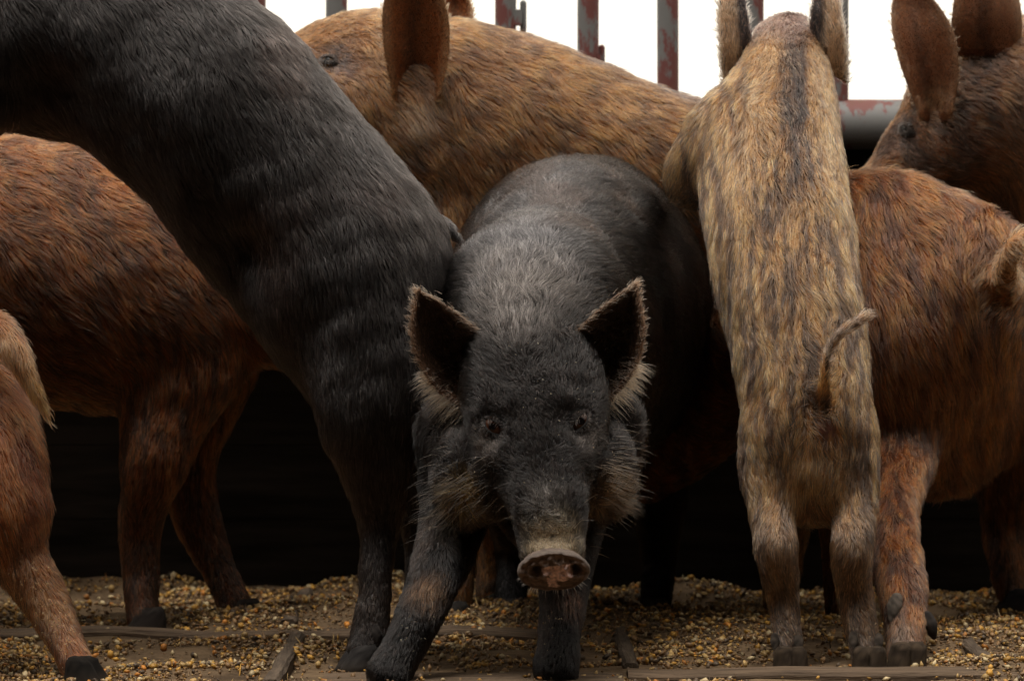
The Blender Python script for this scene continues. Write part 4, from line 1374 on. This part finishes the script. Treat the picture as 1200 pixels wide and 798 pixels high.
def build_place():
    # unseen dark wall added behind the camera to cut low sky light
    for i in range(9):
        V, F = box(-9, 9, -0.95, -0.91, i * 0.40 - 0.1, i * 0.40 + 0.295, 0.004)
        mesh("added_shade_wall", V, F, TAR, None, (0, 0, 0), False, kind='structure')
    V, F = box(-9, 9, -1.2, 3.9, 3.5, 3.56, 0.004)  # unseen overhang added to cut front light on the pigs
    mesh("added_shade_roof", V, F, TAR, None, (0, 0, 0), False, kind='structure')
    # open ground out to the horizon
    s = 3000.0
    g = mesh("ground", [(-s, -s, -0.10), (s, -s, -0.10), (s, s, -0.10), (-s, s, -0.10)], [(0, 1, 2, 3)], FIELD, kind='structure')
    # trodden floor of the pen
    nx, ny = 200, 110
    xs, ys = np.linspace(-2.4, 2.4, nx), np.linspace(4.9, 7.75, ny)
    XX, YY = np.meshgrid(xs, ys)
    hh = height(XX, YY).reshape(ny, nx)
    V = np.column_stack([XX.ravel(), YY.ravel(), hh.ravel() - 0.004])
    F = [(i * nx + j, i * nx + j + 1, (i + 1) * nx + j + 1, (i + 1) * nx + j) for i in range(ny - 1) for j in range(nx - 1)]
    mesh("pen_floor", V, F, MUD, kind='structure')
    # floor timbers standing a little out of the litter
    def X(px, d): return (px - 600) / FPX * d
    def timber(label, bx, mat, **kw):
        V, F = box(*bx, **kw)
        c = V.mean(0)
        o = mesh("floor_timber", V, F, mat, None, (0, 0, 0), False)
        o.data.transform(__import__('mathutils').Matrix.Translation(-Vector(c)))
        o.location = Vector(c)
        o['label'] = label
        o['category'] = "timber"
        o['group'] = "timbers lying in the feed on the pen floor"
    timber("long crosswise floor timber at the left behind the front feet", (-2.0, X(640, 6.82), 6.76, 6.86, -0.02, 0.015), WOOD, bev=0.006, wob=0.002, nseg=40)
    timber("worn front floor timber along the bottom right edge", (X(735, 6.16), 2.0, 6.10, 6.19, -0.01, 0.015), WOOD, bev=0.005, wob=0.0012, nseg=40)
    timber("short depthwise floor timber at the bottom left between the feet", (X(318, 6.2), X(338, 6.2), 5.95, 6.70, -0.02, 0.021), WOOD_D, bev=0.005, wob=0.002, nseg=14)
    timber("dim depthwise floor timber behind the long crosswise one", (X(330, 6.95), X(349, 6.95), 6.88, 7.50, -0.02, 0.030), WOOD_D, bev=0.005, wob=0.002, nseg=14)
    timber("depthwise floor timber half buried in feed right of the black pig", (X(727, 6.35), X(745, 6.35), 6.215, 6.80, -0.02, 0.021), WOOD_D, bev=0.005, wob=0.002, nseg=14)
    timber("depthwise floor timber under the far right feed pile", (X(1140, 6.4), X(1158, 6.4), 6.215, 6.85, -0.02, 0.021), WOOD_D, bev=0.005, wob=0.002, nseg=14)
    timber("flat worn board under the front feet of the black pig", (X(380, 6.15), X(730, 6.15), 5.98, 6.18, -0.012, 0.008), WOOD, bev=0.003, wob=0.001, nseg=30)

    # steel pen front: pipe rail, bars, dark boards below
    D = 7.72
    zc = P(0, 146, D)[2]
    root = empty("pen_fence", (0, D, 0), "steel pen front with peeling red bars, grey pipe rail and dark boards behind the pigs", "fence")
    org = (0, D, 0)
    V, F = tube((-3.2, D, zc), (3.2, D, zc), 0.045, 28, 24)
    mesh("rail", V, F, STEEL, root, org)
    first = None
    k = 0
    for px in [980 + 97.5 * i for i in range(-16, 8)]:
        x = X(px, D) 
        if first is None:
            V, F = loft([((0, 0, z), 0.0195, 0.0195) for z in np.linspace(zc - 0.005, 1.75, 14)], np.array([0, 1.0, 0]), 14, 1)
            first = mesh("bar", V, F, PAINT, root)
            o = first
        else:
            o = first.copy()
            S.collection.objects.link(o)
        o.location = (x + random.uniform(-0.002, 0.002), 0.0, random.uniform(-0.002, 0.0))
        o.rotation_euler = (0, random.uniform(-0.004, 0.004), random.uniform(0, 6.28))
        k += 1
    V, F = tube((-3.2, D, 1.74), (3.2, D, 1.74), 0.028, 20, 20)
    mesh("rail", V, F, PAINT, root, org)
    # rusty hinge stubs welded to two bars
    for px, py in ((608, 20), (700, 72)):
        c = P(px, py, D + 0.01)
        V, F = box(c[0] - 0.016, c[0] + 0.006, c[1] - 0.02, c[1] + 0.015, c[2] - 0.016, c[2] + 0.012, 0.003)
        V2, F2 = tube(c + np.array([0.008, 0, -0.024]), c + np.array([0.008, 0, 0.024]), 0.006, 8, 3)
        F = F + [tuple(i + len(V) for i in f) for f in F2]
        mesh("hinge_stub", np.vstack([V, V2]), F, PAINT if px < 900 else STEEL, root, org, False)
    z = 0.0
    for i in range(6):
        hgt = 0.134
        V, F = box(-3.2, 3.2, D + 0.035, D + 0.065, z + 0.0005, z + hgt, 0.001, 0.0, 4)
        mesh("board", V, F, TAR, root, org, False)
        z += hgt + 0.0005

    V, F = box(-3.2, 3.2, D + 0.068, D + 0.075, 0.0, 0.80, 0.001)  # sheet added to stop light leaking through the board joints
    mesh("light_stop_sheet", V, F, TAR, root, org, False)
    V, F = box(-2.2, 0.80, D - 0.30, D + 0.03, 0.735, 0.757, 0.003)  # board added to darken the rear of the floor
    mesh("added_shade_board", V, F, TAR, root, org, False)
    for sx in (-1, 1):  # unseen side walls added to keep side light off the lower parts
        for i in range(8):
            z0 = 0.01 + i * 0.152
            V, F = box(sx * 2.25 - 0.02, sx * 2.25 + 0.02, 4.2, D, z0, z0 + 0.1515, 0.001)
            mesh("added_side_wall", V, F, TAR, None, (0, 0, 0), False, kind='structure')

    # feed: maize kernels and crushed grain
    n = 60000
    x = RNG.uniform(-1.25, 1.25, n)
    y = 5.95 + 1.79 * RNG.random(n)
    X3 = np.column_stack([x, y, np.zeros(n)])
    dens = 0.60 + 0.50 * N3(X3, 2.2) + 0.30 * N1(X3, 6)
    pxs = 600 + x / y * FPX
    bare = np.exp(-((pxs - 560) / 120) ** 2) * (y < 6.25)
    dens -= bare * 0.65
    dens += 0.35 * (y > 7.35)
    h = height(x, y)
    dens += np.clip((h - 0.012) * 30, 0, 0.6)
    keep = RNG.random(n) < np.clip(dens, 0.05, 1)
    x, y, h = x[keep], y[keep], h[keep]
    n = len(x)
    # small faceted kernel
    kv = np.array([(1, 0, 0.1), (0.45, 0.75, 0), (-0.7, 0.6, 0.05), (-1, 0, 0), (-0.7, -0.6, 0), (0.45, -0.75, 0.05), (0.1, 0.05, 0.55), (0, 0, -0.5)])
    kf = [(0, 1, 6), (1, 2, 6), (2, 3, 6), (3, 4, 6), (4, 5, 6), (5, 0, 6), (1, 0, 7), (2, 1, 7), (3, 2, 7), (4, 3, 7), (5, 4, 7), (0, 5, 7)]
    big = RNG.random(n) < 0.20 + 0.12 * N2(X3[keep], 6)
    sz = np.where(big, RNG.uniform(0.0045, 0.0078, n), RNG.uniform(0.0018, 0.0042, n))
    # straw-thin chaff here and there
    an = RNG.uniform(0, 6.283, n)
    q = nrm(RNG.normal(size=(n, 3)) + np.array([0, 0, 1.2]))
    e1 = nrm(np.cross(q, np.stack([np.cos(an), np.sin(an), an * 0], 1)))
    e2 = np.cross(q, e1)
    thin = np.where(RNG.random(n) < 0.06, 0.3, 1.0)
    VV = (e1[:, None, :] * kv[None, :, 0:1] * (1 / thin ** 0.6)[:, None, None] + e2[:, None, :] * kv[None, :, 1:2] * thin[:, None, None] + q[:, None, :] * kv[None, :, 2:3] * thin[:, None, None]) * sz[:, None, None]
    lift_ = h + sz * 0.35 + RNG.uniform(0, 0.003, n)
    VV = VV + np.stack([x, y, lift_ - 0.002], 1)[:, None, :]
    pal = np.array([(0.52, 0.27, 0.045), (0.44, 0.28, 0.10), (0.52, 0.40, 0.22), (0.24, 0.135, 0.055), (0.11, 0.07, 0.038), (0.52, 0.20, 0.03)])
    pi_ = RNG.choice(6, n, p=[0.16, 0.22, 0.12, 0.26, 0.18, 0.06])
    pi_ = np.where(~big & (RNG.random(n) < 0.4), 3, pi_)
    cc = pal[pi_] * RNG.uniform(0.6, 1.2, (n, 1))
    cols = np.repeat(cc, 8, axis=0)
    KF = np.array(kf)
    FF = (KF[None] + (np.arange(n) * 8)[:, None, None]).reshape(-1, 3)
    me = bpy.data.meshes.new("feed_grain")
    me.vertices.add(n * 8)
    me.vertices.foreach_set("co", VV.astype(np.float32).ravel())
    me.loops.add(len(FF) * 3)
    me.loops.foreach_set("vertex_index", FF.astype(np.int32).ravel())
    me.polygons.add(len(FF))
    me.polygons.foreach_set("loop_start", np.arange(0, len(FF) * 3, 3, dtype=np.int32))
    me.update(calc_edges=True)
    me.validate()
    a = me.color_attributes.new("tint", 'FLOAT_COLOR', 'POINT')
    c4 = np.ones((n * 8, 4), np.float32)
    c4[:, :3] = np.clip(cols, 0, 1)
    a.data.foreach_set("color", c4.ravel())
    me.materials.append(skin_material("grain_skin", 0.5, 0.2, 300, 0.4))
    o = bpy.data.objects.new("feed_grain", me)
    S.collection.objects.link(o)
    o['kind'] = 'stuff'
    o['label'] = "yellow and brown maize kernels and crushed grain strewn on the pen floor"
    o['category'] = "feed grain"

build_place()
import os
for fn in (pig_front, pig_climber, pig_brown_left, pig_left_edge, pig_profile, pig_brindled, pig_right, pig_top_right):
    fn()
